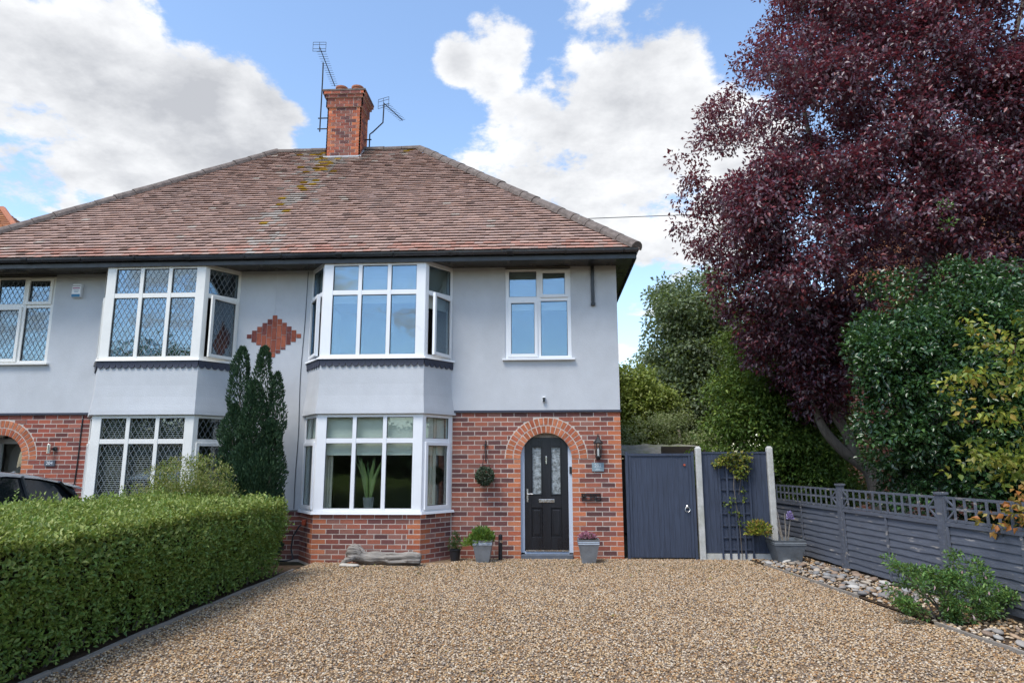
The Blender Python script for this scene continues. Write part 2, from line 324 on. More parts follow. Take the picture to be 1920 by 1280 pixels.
def edgedist(p, poly):
    d = np.full(len(p), 1e9)
    for i in range(len(poly)):
        a, b = np.array(poly[i], float), np.array(poly[(i+1) % len(poly)], float); ab = b-a
        t = np.clip(((p-a)@ab)/(ab@ab), 0, 1); d = np.minimum(d, np.linalg.norm(p-a-t[:, None]*ab, axis=1))
    return d
def clump_centres(poly, yc, thick, n, gap=-.45, gapk=1.0, shell=.55, edge_lo=.35, rag=7):
    """clump centres filling a crown: the outline gives its width and height at the crown's own distance, the depth is a rounded body about yc"""
    out = []
    for i in range(len(poly)):
        u, v = np.array(poly[i], float), np.array(poly[(i+1) % len(poly)], float); k = max(1, int(np.linalg.norm(v-u)/26))
        for j in range(k): out.append(tuple(u+(v-u)*j/k+rng.normal(size=2)*rag))
    poly = out; a = np.array(poly)
    lo, hi = a.min(0), a.max(0)
    p = rng.uniform(lo, hi, (n*8, 2)); p = p[inpoly(p, poly)]; d = edgedist(p, poly); R = min(d.max(), 130.)
    q = np.clip(d/R, 0, 1); half = thick*np.sqrt(1-(1-q)**2)
    s = np.where(rng.random(len(p)) < shell, rng.choice([-1, 1], len(p), p=[.72, .28])*rng.uniform(.75, 1.0, len(p)), rng.uniform(-1, 1, len(p)))
    yy = yc+s*half
    thin = rng.random(len(p)) < np.clip(edge_lo+q*1.6, 0, 1); p = p[thin]; yy = yy[thin]
    P = np.array([onY(x, y, v) for (x, y), v in zip(p, yy)]); keep = hash3(P, gapk) > gap
    return P[keep][:n]
def cluster(B, k, r, flat=.7):
    o = rng.normal(size=(len(B), k, 3)); o[:, :, 2] += .45; o /= np.linalg.norm(o, axis=2, keepdims=True)
    return (B[:, None, :]+o*V(1, 1, flat)*r*rng.uniform(.55, 1.05, (len(B), k, 1))*rng.uniform(.7, 1.25, (len(B), 1, 1))).reshape(-1, 3)
def crown(name, m, C, per, rad, size, cols, wts, parent, width=.55, droop=.2, flat=.7, jit=.25, kind=None):
    n = len(C)*per; cen = np.repeat(C, per, 0); o = rng.normal(size=(n, 3)); o /= np.linalg.norm(o, axis=1, keepdims=True)
    r = rng.random(n)**.5*rad; P = cen+o*r[:, None]*V(1, 1, flat)
    D = o+rng.normal(size=(n, 3))*.6+V(0, 0, -droop)
    tint = np.repeat(rng.uniform(.75, 1.25, (len(C), 1)), per, 0)
    nr = np.tile(V(0, -.3, 1.0), (n, 1))
    return leafmesh(name, m, P, D, size, palette(n, cols, wts, jit)*tint, parent, width, kind=kind, nrm=nr)

# ---------------------------------------------------------------- ground
MB().add([(-400, -300, -.06), (400, -300, -.06), (400, 900, -.06), (-400, 900, -.06)], [(0, 1, 2, 3)]).build('ground', 'ground', kind='structure')
MB().add([(-60, -26, -.04), (60, -26, -.04), (60, -19, -.04), (-60, -19, -.04)], [(0, 1, 2, 3)]).build('road', 'asphalt', kind='structure')
def edgeR(y): return 3.49+(-.77-y)*.112           # right edging of the drive
def fx(y): return 4.53-y*.08                      # the fence line on the right
xs = [(-3.93, .3), (-3.93, -18), (edgeR(-18)+.02, -18), (edgeR(.3)+.02, .3)]
MB().add([(x, y, 0) for x, y in xs], [(0, 1, 2, 3)]).build('gravel_drive', 'gravel_bed', kind='structure')
MB().add([(edgeR(1.8)+.02, 1.8, .015), (edgeR(-18)+.02, -18, .015), (fx(-18)+.3, -18, .015), (fx(1.8)+.3, 1.8, .015)], [(0, 1, 2, 3)]).build('pebble_bed', 'soil', kind='structure')
MB().add([(-6.4, -1.0, .02), (-6.4, -18, .02), (-3.95, -18, .02), (-3.95, -1.0, .02)], [(0, 1, 2, 3)]).build('hedge_bed', 'soil', kind='structure')

# gravel: stones scattered over the drive as instances of a few stone shapes
def stone_mesh(name, seed, m, sub=1):
    import bmesh
    r = np.random.default_rng(seed); bm = bmesh.new(); bmesh.ops.create_icosphere(bm, subdivisions=sub, radius=.5)
    sx, sy, sz = r.uniform(.8, 1.15), r.uniform(.6, .95), r.uniform(.4, .65)
    for v in bm.verts:
        k = 1+r.normal()*.07; v.co = Vector((v.co.x*sx*k, v.co.y*sy*k, v.co.z*sz*k))
    me = bpy.data.meshes.new(name); bm.to_mesh(me); bm.free(); me.materials.append(m)
    me.polygons.foreach_set('use_smooth', [True]*len(me.polygons)); return me
def gravel_mat():
    m = bpy.data.materials.new('gravel_stones'); m.use_nodes = True; N = m.node_tree.nodes; L = m.node_tree.links; p = N['Principled BSDF']
    oi = N.new('ShaderNodeObjectInfo'); cr = N.new('ShaderNodeValToRGB'); e = cr.color_ramp; e.interpolation = 'CONSTANT'
    cs = [(.48, .33, .185), (.38, .225, .105), (.58, .45, .30), (.25, .17, .105), (.50, .395, .285), (.42, .275, .145), (.18, .14, .11), (.64, .54, .41), (.34, .185, .08), (.46, .345, .23), (.27, .22, .175), (.54, .37, .195)]
    e.elements[0].color = (*cs[0], 1); e.elements[1].color = (*cs[1], 1); e.elements[1].position = 1/12
    for i in range(2, 12): el = e.elements.new(i/12); el.color = (*cs[i], 1)
    L.new(oi.outputs['Random'], cr.inputs[0]); L.new(cr.outputs[0], p.inputs['Base Color']); p.inputs['Roughness'].default_value = .75; p.inputs['Specular IOR Level'].default_value = .3
    return m
gm = gravel_mat(); gcol = bpy.data.collections.new('gravel_shapes')
for i in range(7): gcol.objects.link(bpy.data.objects.new('gravel_stone', stone_mesh('gravel_stone', i, gm)))
def scatter(name, pts, coll, smin, smax, seed):
    me = bpy.data.meshes.new(name); me.from_pydata([tuple(p) for p in pts], [], []); o = link(name, me, kind='stuff')
    g = bpy.data.node_groups.new(name, 'GeometryNodeTree'); g.interface.new_socket('Geometry', in_out='INPUT', socket_type='NodeSocketGeometry'); g.interface.new_socket('Geometry', in_out='OUTPUT', socket_type='NodeSocketGeometry')
    N = g.nodes; L = g.links; gi = N.new('NodeGroupInput'); go = N.new('NodeGroupOutput')
    ip = N.new('GeometryNodeInstanceOnPoints'); ci = N.new('GeometryNodeCollectionInfo'); ci.inputs['Collection'].default_value = coll; ci.inputs['Separate Children'].default_value = True; ci.inputs['Reset Children'].default_value = True
    rv = N.new('FunctionNodeRandomValue'); rv.data_type = 'FLOAT_VECTOR'; rv.inputs[0].default_value = (-.45, -.45, 0); rv.inputs[1].default_value = (.45, .45, 6.283); rv.inputs['Seed'].default_value = seed
    rs = N.new('FunctionNodeRandomValue'); rs.data_type = 'FLOAT'; rs.inputs[2].default_value = smin; rs.inputs[3].default_value = smax; rs.inputs['Seed'].default_value = seed+1
    L.new(gi.outputs[0], ip.inputs['Points']); L.new(ci.outputs[0], ip.inputs['Instance']); ip.inputs['Pick Instance'].default_value = True
    L.new(rv.outputs[0], ip.inputs['Rotation']); L.new(rs.outputs[1], ip.inputs['Scale']); L.new(ip.outputs[0], go.inputs[0])
    md = o.modifiers.new('scatter', 'NODES'); md.node_group = g; return o
n = 175000
gy = -9.0+9.05*rng.random(n)**.9; gx = rng.uniform(-3.9, 4.1, n)
ok = (gx < 3.47+(-.77-gy)*.112) & ~((gy > -.62) & (gx < -1.62))
gx, gy = gx[ok], gy[ok]
lump = .012*np.sin(gx*1.9+gy*.7)*np.sin(gy*1.3+.4)
meta(scatter('gravel', np.c_[gx, gy, .006+lump.clip(0)+rng.random(len(gx))*.010], gcol, .014, .029, 3), 'brown and cream pea gravel covering the drive', 'gravel')

def edging(name, pts, label):
    for (a, b) in zip(pts[:-1], pts[1:]):
        mb = MB(); a3, b3 = V(*a, -.008), V(*b, -.008); d = (b3-a3)/np.linalg.norm(b3-a3); segs = 6; prev = a3
        for k in range(segs):
            q = a3+(b3-a3)*(k+1)/segs+V(random.uniform(-.008, .008), 0, random.uniform(-.008, .008)); mb.bar(prev, q-d*.0015, .032, .10); prev = q
        meta(mb.build(name, 'timber'), label, 'edging', 'timber edging boards along the gravel')
for pts, lb in (([(-3.92, -1.5), (-3.915, -4.1)], 'weathered timber edging board at the house end of the hedge'), ([(-3.915, -4.1), (-3.92, -6.7)], 'weathered timber edging board along the middle of the hedge'), ([(-3.92, -6.7), (-3.93, -9.4)], 'weathered timber edging board at the road end of the hedge'),
                ([(edgeR(-.65), -.65), (edgeR(-3.3), -3.3)], 'weathered timber edging board between gravel and beach pebbles'), ([(edgeR(-4.7), -4.7), (edgeR(-6.6), -6.6)], 'weathered timber edging board in front of the low green shrub')): edging('edging_board', pts, lb)

# ---------------------------------------------------------------- the pair of semi-detached houses
PX0 = -5.07                        # the party line
CH, BL = .0823, .2365              # brick course and stretcher pitch
REDS = [(.28, .095, .070), (.31, .105, .072), (.22, .085, .070), (.26, .115, .09), (.17, .073, .066), (.29, .135, .105), (.34, .12, .078), (.14, .068, .064)]
ORANGE = [(.50, .17, .085), (.46, .15, .075), (.54, .20, .105), (.42, .125, .07)]
def unitbox(name, m):
    me = bpy.data.meshes.new(name); me.from_pydata([(x, y, z) for z in (-.5, .5) for y in (-.5, .5) for x in (-.5, .5)], [], BOXF); me.materials.append(M[m]); return me
BRICK = unitbox('brick', 'brick')
class Bricks:                      # single bricks up to a limit, the rest joined into one part
    def __init__(s, parent, limit): s.parent = parent; s.n = 0; s.limit = limit; s.mb = MB()
    def put(s, c, w, h, dep, U, N, col):
        c = np.asarray(c, float); col = tuple(np.clip(np.array(col)*random.uniform(.85, 1.15), 0, 1))
        c = c+N*random.uniform(-.002, .002)
        if s.n < s.limit:
            o = bpy.data.objects.new('brick', BRICK); COL.objects.link(o); o.parent = s.parent
            o.location = c-ORG[s.parent]; o.scale = (w, dep, h); o.rotation_euler = (random.uniform(-.004, .004), random.uniform(-.006, .006), math.atan2(U[1], U[0])); o.color = (*col, 1); s.n += 1
        else:
            s.mb.obox(c-U*w/2+N*dep/2-V(0, 0, h/2), U*w, -N*dep, V(0, 0, h), col)
    def done(s):
        if s.mb.v: s.mb.build('brickwork', 'brick_joined', s.parent, kind='stuff')
def segs(row, a, b, q0=None, q1=None):
    out = []
    if q0 is not None:
        w = .112 if (row+q0) % 2 else .225
        if a+w < b: out.append((a, a+w, 1)); a += w+.0135
    end = []
    if q1 is not None:
        w = .112 if (row+q1) % 2 else .225
        if b-w > a: end.append((b-w, b, 1)); b -= w+.0135
    k = math.ceil((a-.06-(row % 2)*BL/2)/BL); x = a
    while x < b-.02:
        nx = k*BL+(row % 2)*BL/2; k += 1
        if nx-x < .05: continue
        e = min(nx-.0135, b)
        if b-nx < .04: e = b
        out.append((x, e, 0)); x = e+.0135
    return out+end

def house(s, num):
    X = lambda u: PX0+s*u
    lab = ('pale blue-grey semi-detached house with black arched front door and red brick ground floor' if s > 0 else
           'adjoining semi-detached house with diamond-leaded windows, partly behind the green hedge')
    H = thing('semi_detached_house', lab, 'house', (X(3.2), 3.0, 0), 'pair of semi-detached houses')
    Us, Nf = V(1, 0, 0), V(0, -1, 0)
    def bx(mb, u0, u1, y0, y1, z0, z1, col=None): return mb.box(X(u0), X(u1), y0, y1, z0, z1, col)
    uc, ro, zs = 5.055, .455, 1.71
    REN = 'render' if s > 0 else 'render_warm'
    # rendered front wall round its openings
    w = MB(); T = (-.03, .22)
    for u0, u1, z0, z1 in [(0.0015, .8, .82, 5.25), (.8, 3.24, 2.46, 3.40), (3.24, 4.33, 2.57, 5.25), (4.33, 5.54, 2.57, 3.5), (5.54, 6.38, 2.57, 5.25)]: bx(w, u0, u1, *T, z0, z1)
    w.build('front_wall', REN, H)
    w = MB()
    for u0, u1, y0, y1, z0, z1 in [(6.16, 6.38, .22, 8, -.1, 5.25), (.0015, 6.38, 8, 8.2, -.1, 5.25)]: bx(w, u0, u1, y0, y1, z0, z1)
    w.build('side_and_back_wall', REN, H)
    w = MB(); bx(w, .002, .12, .22, 8, -.1, 5.2); bx(w, .12, 6.16, .222, 8, 2.5, 2.62); bx(w, .12, 6.16, .222, 8, -.1, .12); bx(w, .12, 6.16, .0, 8, 5.222, 5.28); bx(w, .12, 6.16, 3.6, 3.7, .12, 5.2); bx(w, 3.4, 3.5, .222, 3.6, .12, 5.2)
    w.build('interior_wall', 'interior', H)
    # brick ground floor: mortar body, then the bricks
    m = MB(); bx(m, 3.24, uc-ro, .003, .22, -.1, 2.53); bx(m, uc+ro, 6.38, .003, .22, -.1, 2.53); pl = MB(); bx(pl, .0015, .8, -.027, .22, -.1, .80); plm = pl.build('pier_plinth', 'mortar', H)
    for k in range(20):
        a0, a1 = math.pi*k/20, math.pi*(k+1)/20; p = [(uc-ro*math.cos(a), zs+ro*math.sin(a)) for a in (a0, a1)]
        m.prism([(X(p[0][0]), .008, p[0][1]), (X(p[1][0]), .008, p[1][1]), (X(p[1][0]), .008, 2.53), (X(p[0][0]), .008, 2.53)], (0, .212, 0))
    mw = m.build('brick_wall', 'mortar', H)
    B = Bricks(mw, 290)
    for r in range(31):
        z0 = r*CH-.02; zm = z0+CH/2
        if zm < zs: half = ro; q = 1
        elif zm < zs+.73: half = math.sqrt(.735**2-(zm-zs)**2); q = None
        else: half = 0; q = None
        if half: parts = [(3.38, uc-half, None, q), (uc+half+(.004 if q is None else 0), 6.38, q if q is None else 1, 0)]
        else: parts = [(3.38, 6.38, None, 0)]
        for a, b, q0, q1 in parts:
            for x0, x1, qn in segs(r, a, b, q0, q1):
                if x1-x0 < .025: continue
                col = random.choice(ORANGE) if qn else random.choice(REDS)
                if s < 0 and not qn: col = tuple(np.array(col)*V(1.15, .95, .9))
                B.put((X((x0+x1)/2), .012, z0+CH/2), x1-x0, CH-.0140, .024, Us, Nf, col)
    B.done()
    for r0, r1, cnt in ((ro+.002, .580, 20), (.598, .722, 25)):
        for k in range(cnt):
            a0, a1 = math.pi*(k+.10)/cnt, math.pi*(k+.90)/cnt
            p = [(X(uc-rr*math.cos(a)), -.005-random.random()*.003, zs+rr*math.sin(a)) for rr, a in ((r0, a0), (r1, a0), (r1, a1), (r0, a1))]
            o = MB().prism(p, (0, .03, 0)).build('arch_brick', 'brick', mw); o.color = (*np.array(random.choice(ORANGE))*random.uniform(.72, 1.02), 1)
    rg = MB()
    for k in range(40):
        a0, a1 = math.pi*k/40, math.pi*(k+1)/40
        rg.prism([(X(uc-rr*math.cos(a)), -.001, zs+rr*math.sin(a)) for rr, a in ((ro+.001, a0), (.738, a0), (.738, a1), (ro+.001, a1))], (0, .003, 0))
    rg.build('arch_mortar', 'mortar', mw)
    m = MB(); bx(m, 3.385, 6.40, -.036, .02, 2.532, 2.568); m.build('band', 'navy', H)
    # brick plinth of the rendered pier
    P = Bricks(plm, 60)
    for r in range(10):
        for x0, x1, qn in segs(r, .002, .69): P.put((X((x0+x1)/2), -.018, r*CH-.02+CH/2), x1-x0, CH-.0140, .024, Us, Nf, random.choice(REDS[3:]))
    P.done()
    # ---- bay
    A = [V(.67, 0), V(1.10, -.58), V(2.94, -.58), V(3.37, 0)]
    n0 = V(-.58, -.43)/math.hypot(.58, .43); n1 = V(.58, -.43)/math.hypot(.58, .43)
    def off(d):
        t = math.tan(math.radians(90-math.degrees(math.atan2(.58, .43)))/2)
        k = math.hypot(.58, .43)/.58
        fr = -.58-d; du = .43/.58
        # cheek lines shifted outward by d, met with the front line and the wall
        uL = lambda y: .67-d*k+(-y)*du; uR = lambda y: 3.37+d*k-(-y)*du
        return [V(uL(0), 0), V(uL(fr), fr), V(uR(fr), fr), V(uR(0), 0)]
    def W3(p, z): return V(X(p[0]), p[1], z)
    def ringmesh(layers, close=True):      # layers: (z, outset) from the bottom up
        mb = MB(); vs = []
        for z, d in layers: vs += [W3(p, z) for p in off(d)]+[V(X(off(d)[3][0]), .1, z), V(X(off(d)[0][0]), .1, z)]
        fs = [(i*6+k, i*6+(k+1) % 6, (i+1)*6+(k+1) % 6, (i+1)*6+k) for i in range(len(layers)-1) for k in range(6)]
        fs += [tuple(range(6)), tuple(range((len(layers)-1)*6, len(layers)*6))]
        return mb.add(vs, fs)
    ringmesh([(2.475, .035), (2.485, .055), (2.56, .048), (2.66, .034), (2.8, .018), (3.0, .006), (3.40, 0)]).build('bay_apron', REN, H)
    bm_ = ringmesh([(-.1, -.003), (.79, -.003)]).build('bay_plinth', 'mortar', H)
    faces = []
    o = off(0)
    for a, b in ((0, 1), (1, 2), (2, 3)):
        p, q = W3(o[a], 0), W3(o[b], 0)
        if s < 0: p, q = q, p
        faces.append((p, q))
    if s < 0: faces = faces[::-1]
    Bp = Bricks(bm_, 10**6 if s < 0 else 170)
    for fi, (p, q) in enumerate(faces):
        U = (q-p); L = np.linalg.norm(U); U = U/L; N = V(U[1], -U[0], 0)
        for r in range(10):
            z0 = r*CH-.02
            for x0, x1, qn in segs(r, .004, L-.004, 0 if fi > 0 else None, 1 if fi < 2 else None):
                hgt = min(CH-.0125, .785-z0)
                if hgt > .02: Bp.put(p+U*(x0+x1)/2-N*.012+V(0, 0, z0+hgt/2), x1-x0, hgt-.002, .024, U, N, random.choice(ORANGE) if qn and random.random() < .8 else random.choice(REDS))
    Bp.done()
    # scalloped trim under the upper sill
    tr = MB()
    ot = off(.012)
    for a, b in ((0, 1), (1, 2), (2, 3)):
        p, q = W3(ot[a], 0), W3(ot[b], 0); U = q-p; L = np.linalg.norm(U); U /= L; N = V(U[1], -U[0], 0)*(1 if s > 0 else -1)
        cnt = round(L/.115); wd = L/cnt
        tr.obox(p+V(0, 0, 3.375), U*L, N*.016, V(0, 0, .065))
        for k in range(cnt):
            c = p+U*wd*(k+.5)+V(0, 0, 3.376); arc = [c+U*math.cos(t)*wd*.49-V(0, 0, math.sin(t)*wd*.60) for t in np.linspace(0, math.pi, 9)]
            tr.prism(arc, N*.014)
    tr.build('scalloped_trim', 'navy', H)
    # ---- windows
    UP = 'upvc' if s > 0 else 'upvc_old'
    def windows(name, flist, z0, z1, zt, leaded, gl, opened=None):
        fm = MB(); gas = MB(); lead = MB(); panes = []; cas = []
        for p, q, cols, mode in flist:
            U = q-p; L = np.linalg.norm(U); U = U/L; N = V(U[1], -U[0], 0)
            PT = lambda u, z, n: p+U*u+N*n+V(0, 0, z)
            bxf = lambda mb, u0, u1, za, zb, n0, n1, f=PT: mb.add([f(u, z, n) for z in (za, zb) for n in (n0, n1) for u in (u0, u1)], BOXF)
            bxf(fm, .002, L-.002, z0, z0+.05, -.068, -.004); bxf(fm, .002, L-.002, z1-.05, z1, -.068, -.004); bxf(fm, .002, L-.002, zt-.042, zt+.042, -.066, -.006)
            e = [0]+[v for c in cols for v in c]+[L]
            for i in range(0, len(e), 2): bxf(fm, e[i]+.0005, e[i+1]-.0005, z0+.001, z1-.001, -.07, 0)
            for ci_, (a, b) in enumerate(cols):
                for lvl, (za, zb) in enumerate(((z0+.05, zt-.042), (zt+.042, z1-.05))):
                    cs = (mode == 'cheek' and lvl == 0) or (mode == 'small' and (ci_, lvl) in ((0, 0), (1, 1)))
                    f = PT
                    aa, bb, zc, zd = a, b, za, zb
                    if cs:
                        hinge = L-.05 if p[1] < q[1] else .05
                        ang = (opened if hinge > L/2 else opened*.45) if (opened and mode == 'cheek' and (s > 0 or hinge > L/2)) else 0.0
                        def f(u, z, n, h=hinge, t=ang, PT=PT):
                            du = u-h; sg = 1 if h < L/2 else -1
                            return PT(h+du*math.cos(t)-n*math.sin(t)*sg*0, z, n*math.cos(t)+abs(du)*math.sin(t)+.012)
                        cm = MB(); g = .048
                        a2, b2, c2, d2 = a-.02, b+.02, za-.02, zb+.02
                        bxf(cm, a2, a2+g+.01, c2, d2, -.05, .012, f); bxf(cm, b2-g-.01, b2, c2, d2, -.05, .012, f); bxf(cm, a2+g+.01, b2-g-.01, c2, c2+g+.01, -.049, .010, f); bxf(cm, a2+g+.01, b2-g-.01, d2-g-.01, d2, -.049, .010, f)
                        cas.append(cm); aa, bb, zc, zd = a2+g+.01, b2-g-.01, c2+g+.01, d2-g-.01
                    pm = MB(); bxf(pm, aa+.001, bb-.001, zc+.001, zd-.001, -.036, -.032, f); panes.append(pm)
                    for u0, u1, y0, y1 in ((aa, aa+.007, zc, zd), (bb-.007, bb, zc, zd), (aa+.007, bb-.007, zc, zc+.007), (aa+.007, bb-.007, zd-.007, zd)): bxf(gas, u0, u1, y0, y1, -.031, -.02, f)
                    if leaded:
                        dw, dh = .098, .168
                        for sg in (1, -1):
                            k0 = -int((zd-zc)/dh)-3
                            for k in range(k0, int((bb-aa)/dw)+int((zd-zc)/dh)+4):
                                # line u = aa + k*dw + sg*(z-zc)*dw/dh
                                pts = []
                                u_at = lambda z: aa+k*dw+sg*(z-zc)*dw/dh
                                zA, zB = zc, zd
                                z_a = zc+(aa-aa-k*dw)*dh/dw*sg; z_b = zc+(bb-aa-k*dw)*dh/dw*sg
                                zA = max(zc, min(z_a, z_b)); zB = min(zd, max(z_a, z_b))
                                if zB-zA > .01: lead.bar(f(u_at(zA), zA, -.029), f(u_at(zB), zB, -.029), .0048, .004, up=N)
        fo = fm.build(name, UP, H, bevel=.004)
        for pm in panes: pm.build('pane', gl, fo)
        for cm in cas: cm.build('casement', UP, fo, bevel=.004)
        gas.build('gasket', 'black', fo)
        if lead.v: lead.build('leading', 'lead', fo, kind='stuff')
        return fo
    L0 = math.hypot(.43, .58)
    front = [(.16, .62), (.70, 1.19), (1.27, 1.69)] ; ck = [(.085, L0-.085)]
    fl = [(faces[0][0], faces[0][1], ck, 'cheek'), (faces[1][0], faces[1][1], [(.165, .62), (.69, 1.15), (1.22, 1.675)], 'front'), (faces[2][0], faces[2][1], ck, 'cheek')]
    ub = windows('bay_window', fl, 3.475, 5.195, 4.645, s < 0, 'glass', math.radians(14))
    lb = windows('bay_window', fl, .835, 2.475, 2.02, s < 0, 'glass_low', math.radians(0.5))
    ringmesh([(3.44, .055), (3.474, .045)]).build('sill', UP, ub)
    ringmesh([(.79, .05), (.834, .04)]).build('sill', UP, lb)
    ringmesh([(5.196, .0), (5.222, .0)]).build('bay_head', UP, ub)
    p, q = V(X(4.33), -.012, 0), V(X(5.54), -.012, 0)
    if s < 0: p, q = q, p
    sw = windows('window', [(p, q, [(.07, .575), (.655, 1.14)], 'small')], 3.505, 5.195, 4.62, s < 0, 'glass')
    m = MB(); bx(m, 4.28, 5.59, -.10, -.012, 3.47, 3.503); m.build('sill', UP, sw)
    # ---- eaves: soffit, fascia, gutter
    m = MB(); bx(m, .001, 6.66, -.60, -.031, 5.225, 5.24); bx(m, 6.381, 6.66, -.03, 8.4, 5.225, 5.24); m.build('soffit', 'soffit', H)
    m = MB(); bx(m, .001, 6.66, -.625, -.601, 5.18, 5.36); bx(m, 6.661, 6.685, -.60, 8.4, 5.18, 5.36); m.build('fascia', 'black', H)
    m = MB()
    for k in range(4): bx(m, 1.2+k*1.55, 1.29+k*1.55, -.599, -.032, 5.222, 5.2248)
    m.build('soffit_vent', 'black', H)
    g = MB(); n = 9
    prof = [(-.685-.062*math.cos(t), 5.335-.068*math.sin(t)) for t in np.linspace(0, math.pi, n)]; prof2 = [(-.685-.054*math.cos(t), 5.337-.060*math.sin(t)) for t in np.linspace(math.pi, 0, n)]
    g.prism([(X(.001), a, b) for a, b in prof+prof2], (s*6.70, 0, 0))
    gt = g.build('gutter', 'gutter', H)
    for k in range(7 if s > 0 else 7):
        u = .32+k*1.02
        m = MB(); m.prism([(X(u), a*1.0-.004*(1 if a < -.68 else -1), b-.004) for a, b in [(-.685-.066*math.cos(t), 5.337-.071*math.sin(t)) for t in np.linspace(0, math.pi, n)]+[(-.62, 5.345), (-.75, 5.345)]], (s*(.10 if k % 3 == 1 else .03), 0, 0)); m.build('gutter_bracket', 'black', gt)
    # ---- roof: deck, tiles, hip and ridge tiles
    E_, ZE, YR, ZR, UR = 6.72, 5.33, 4.0, 9.60, 1.88         # eave u, eave z, ridge y, ridge z, hip apex u
    ye = -.70
    d = MB(); d.add([(X(.001), ye, ZE), (X(E_), ye, ZE), (X(UR), YR, ZR-.05), (X(.001), YR, ZR-.05), (X(E_), 8.7, ZE), (X(.001), 8.7, ZE)], [(0, 1, 2, 3), (1, 4, 2), (4, 5, 3, 2)])
    rf = d.build('roof', 'tile_plain', H)
    ncr = 50; t = MB(); cs = [(.43, .295, .245), (.415, .285, .24), (.445, .305, .255), (.40, .278, .235), (.43, .285, .23), (.40, .283, .245), (.455, .318, .265)]
    slope = V(0, YR-ye, ZR-ZE); SL = np.linalg.norm(slope); sdir = slope/SL; nrm = V(0, -sdir[2], sdir[1])
    gauge = SL/ncr
    for k in range(ncr):
        umax = E_+(UR-E_)*(k+.4)/ncr; u = .002 if k % 2 == 0 else .002-.0825
        wob = random.uniform(-.004, .004)
        while u < umax:
            u0, u1 = max(u, .002), min(u+.163, umax); u += .165
            if u1-u0 < .02: continue
            ph = k/ncr; xw = X((u0+u1)/2)
            c = np.array(random.choice(cs))*random.uniform(.92, 1.08)
            # lichen and pale weathering along the old party line and under the chimney
            dl = abs((xw-PX0)+.35+.75*(1-ph)**1.0*0 + (.0 if ph > .75 else 0)); lich = math.exp(-(dl/.38)**2)*(.35+.65*ph)+.9*math.exp(-(((xw-PX0)-.1)/1.1)**2)*max(0, (ph-.8)/.2)
            if random.random() < lich*.9: c = c*.35+np.array([.42, .41, .37])*.65
            if random.random() < lich*(.30 if ph > .5 else .12): c = np.array([.42, .26, .035])*random.uniform(.7, 1.1)
            elif random.random() < .012: c = c*.5
            elif random.random() < .012: c = np.array([.50, .43, .37])
            if k < 3 and random.random() < .5: c = np.array([.46, .255, .20])*random.uniform(.9, 1.1)
            base = V(X(u0), ye, ZE)+sdir*(k*gauge+random.uniform(-.004, .004)+wob)
            lift = .052+random.uniform(-.005, .007)
            t.add([base+nrm*(lift-.014), V(X(u1), *base[1:])+nrm*(lift-.014), base+nrm*lift, V(X(u1), *base[1:])+nrm*lift,
                   base+sdir*gauge*1.35+nrm*.010, V(X(u1), *base[1:])+sdir*gauge*1.35+nrm*.010], [(0, 1, 3, 2), (2, 3, 5, 4)], tuple(c))
    t.build('roof_tile', 'tile', rf, kind='stuff')
    # side slope, same tiles
    t = MB(); sl2 = V(-(E_-UR)*s, 0, ZR-ZE); L2 = np.linalg.norm(sl2); sd2 = sl2/L2; nr2 = V(s*sd2[2], 0, abs(sd2[0])); n2_ = 50; g2 = L2/n2_
    for k in range(n2_):
        f0 = (k+.4)/n2_; y0, y1 = ye+(YR-ye)*f0, 8.7+(YR-8.7)*f0; y = y0
        while y < y1:
            ya, yb = y, min(y+.49, y1); y += .495; base = V(X(E_), ya, ZE)+sd2*k*g2; b2 = base+V(0, yb-ya, 0); c = np.array(random.choice(cs))*random.uniform(.8, 1.15)
            t.add([base+nr2*.01, b2+nr2*.01, base+nr2*.03, b2+nr2*.03, base+sd2*g2*1.25+nr2*.004, b2+sd2*g2*1.25+nr2*.004], [(0, 1, 3, 2), (2, 3, 5, 4), (0, 2, 4), (1, 5, 3)], tuple(c))
    t.build('roof_tile', 'tile', rf, kind='stuff')
    def halfround(a, b, r, name):
        a, b = np.asarray(a, float), np.asarray(b, float); L = np.linalg.norm(b-a); cnt = max(1, round(L/.42)); dd = (b-a)/L
        side = np.cross(dd, (0, 0, 1)); side /= np.linalg.norm(side); up = np.cross(side, dd)
        for k in range(cnt):
            p0 = a+dd*(L*k/cnt); p1 = a+dd*(L*(k+1)/cnt-.008); mb = MB(); r0, r1 = r*random.uniform(1.0, 1.08), r*random.uniform(.95, 1.0); j = V(0, 0, random.uniform(-.006, .006))
            vs = [p+j+(side*math.cos(t)*rr*1.15+up*(math.sin(t)*rr-.05)) for p, rr in ((p0, r0), (p1, r1)) for t in np.linspace(-.15, math.pi+.15, 8)]
            mb.add(vs, [(i, i+1, i+9, i+8) for i in range(7)]+[tuple(range(8)), tuple(range(15, 7, -1))]).build(name, 'hip', rf)
    halfround((X(E_-.02), ye-.0, ZE+.06), (X(UR), YR, ZR+.05), .125, 'hip_tile')
    halfround((X(UR), YR, ZR+.045), (X(.02), YR, ZR+.045), .105, 'ridge_tile')
    # mortar bedding under the hip tiles
    MB().bar((X(E_-.05), ye+.02, ZE+.03), (X(UR), YR, ZR), .22, .05).build('hip_bedding', 'mortar', rf)
    # ---- door
    dy = .10
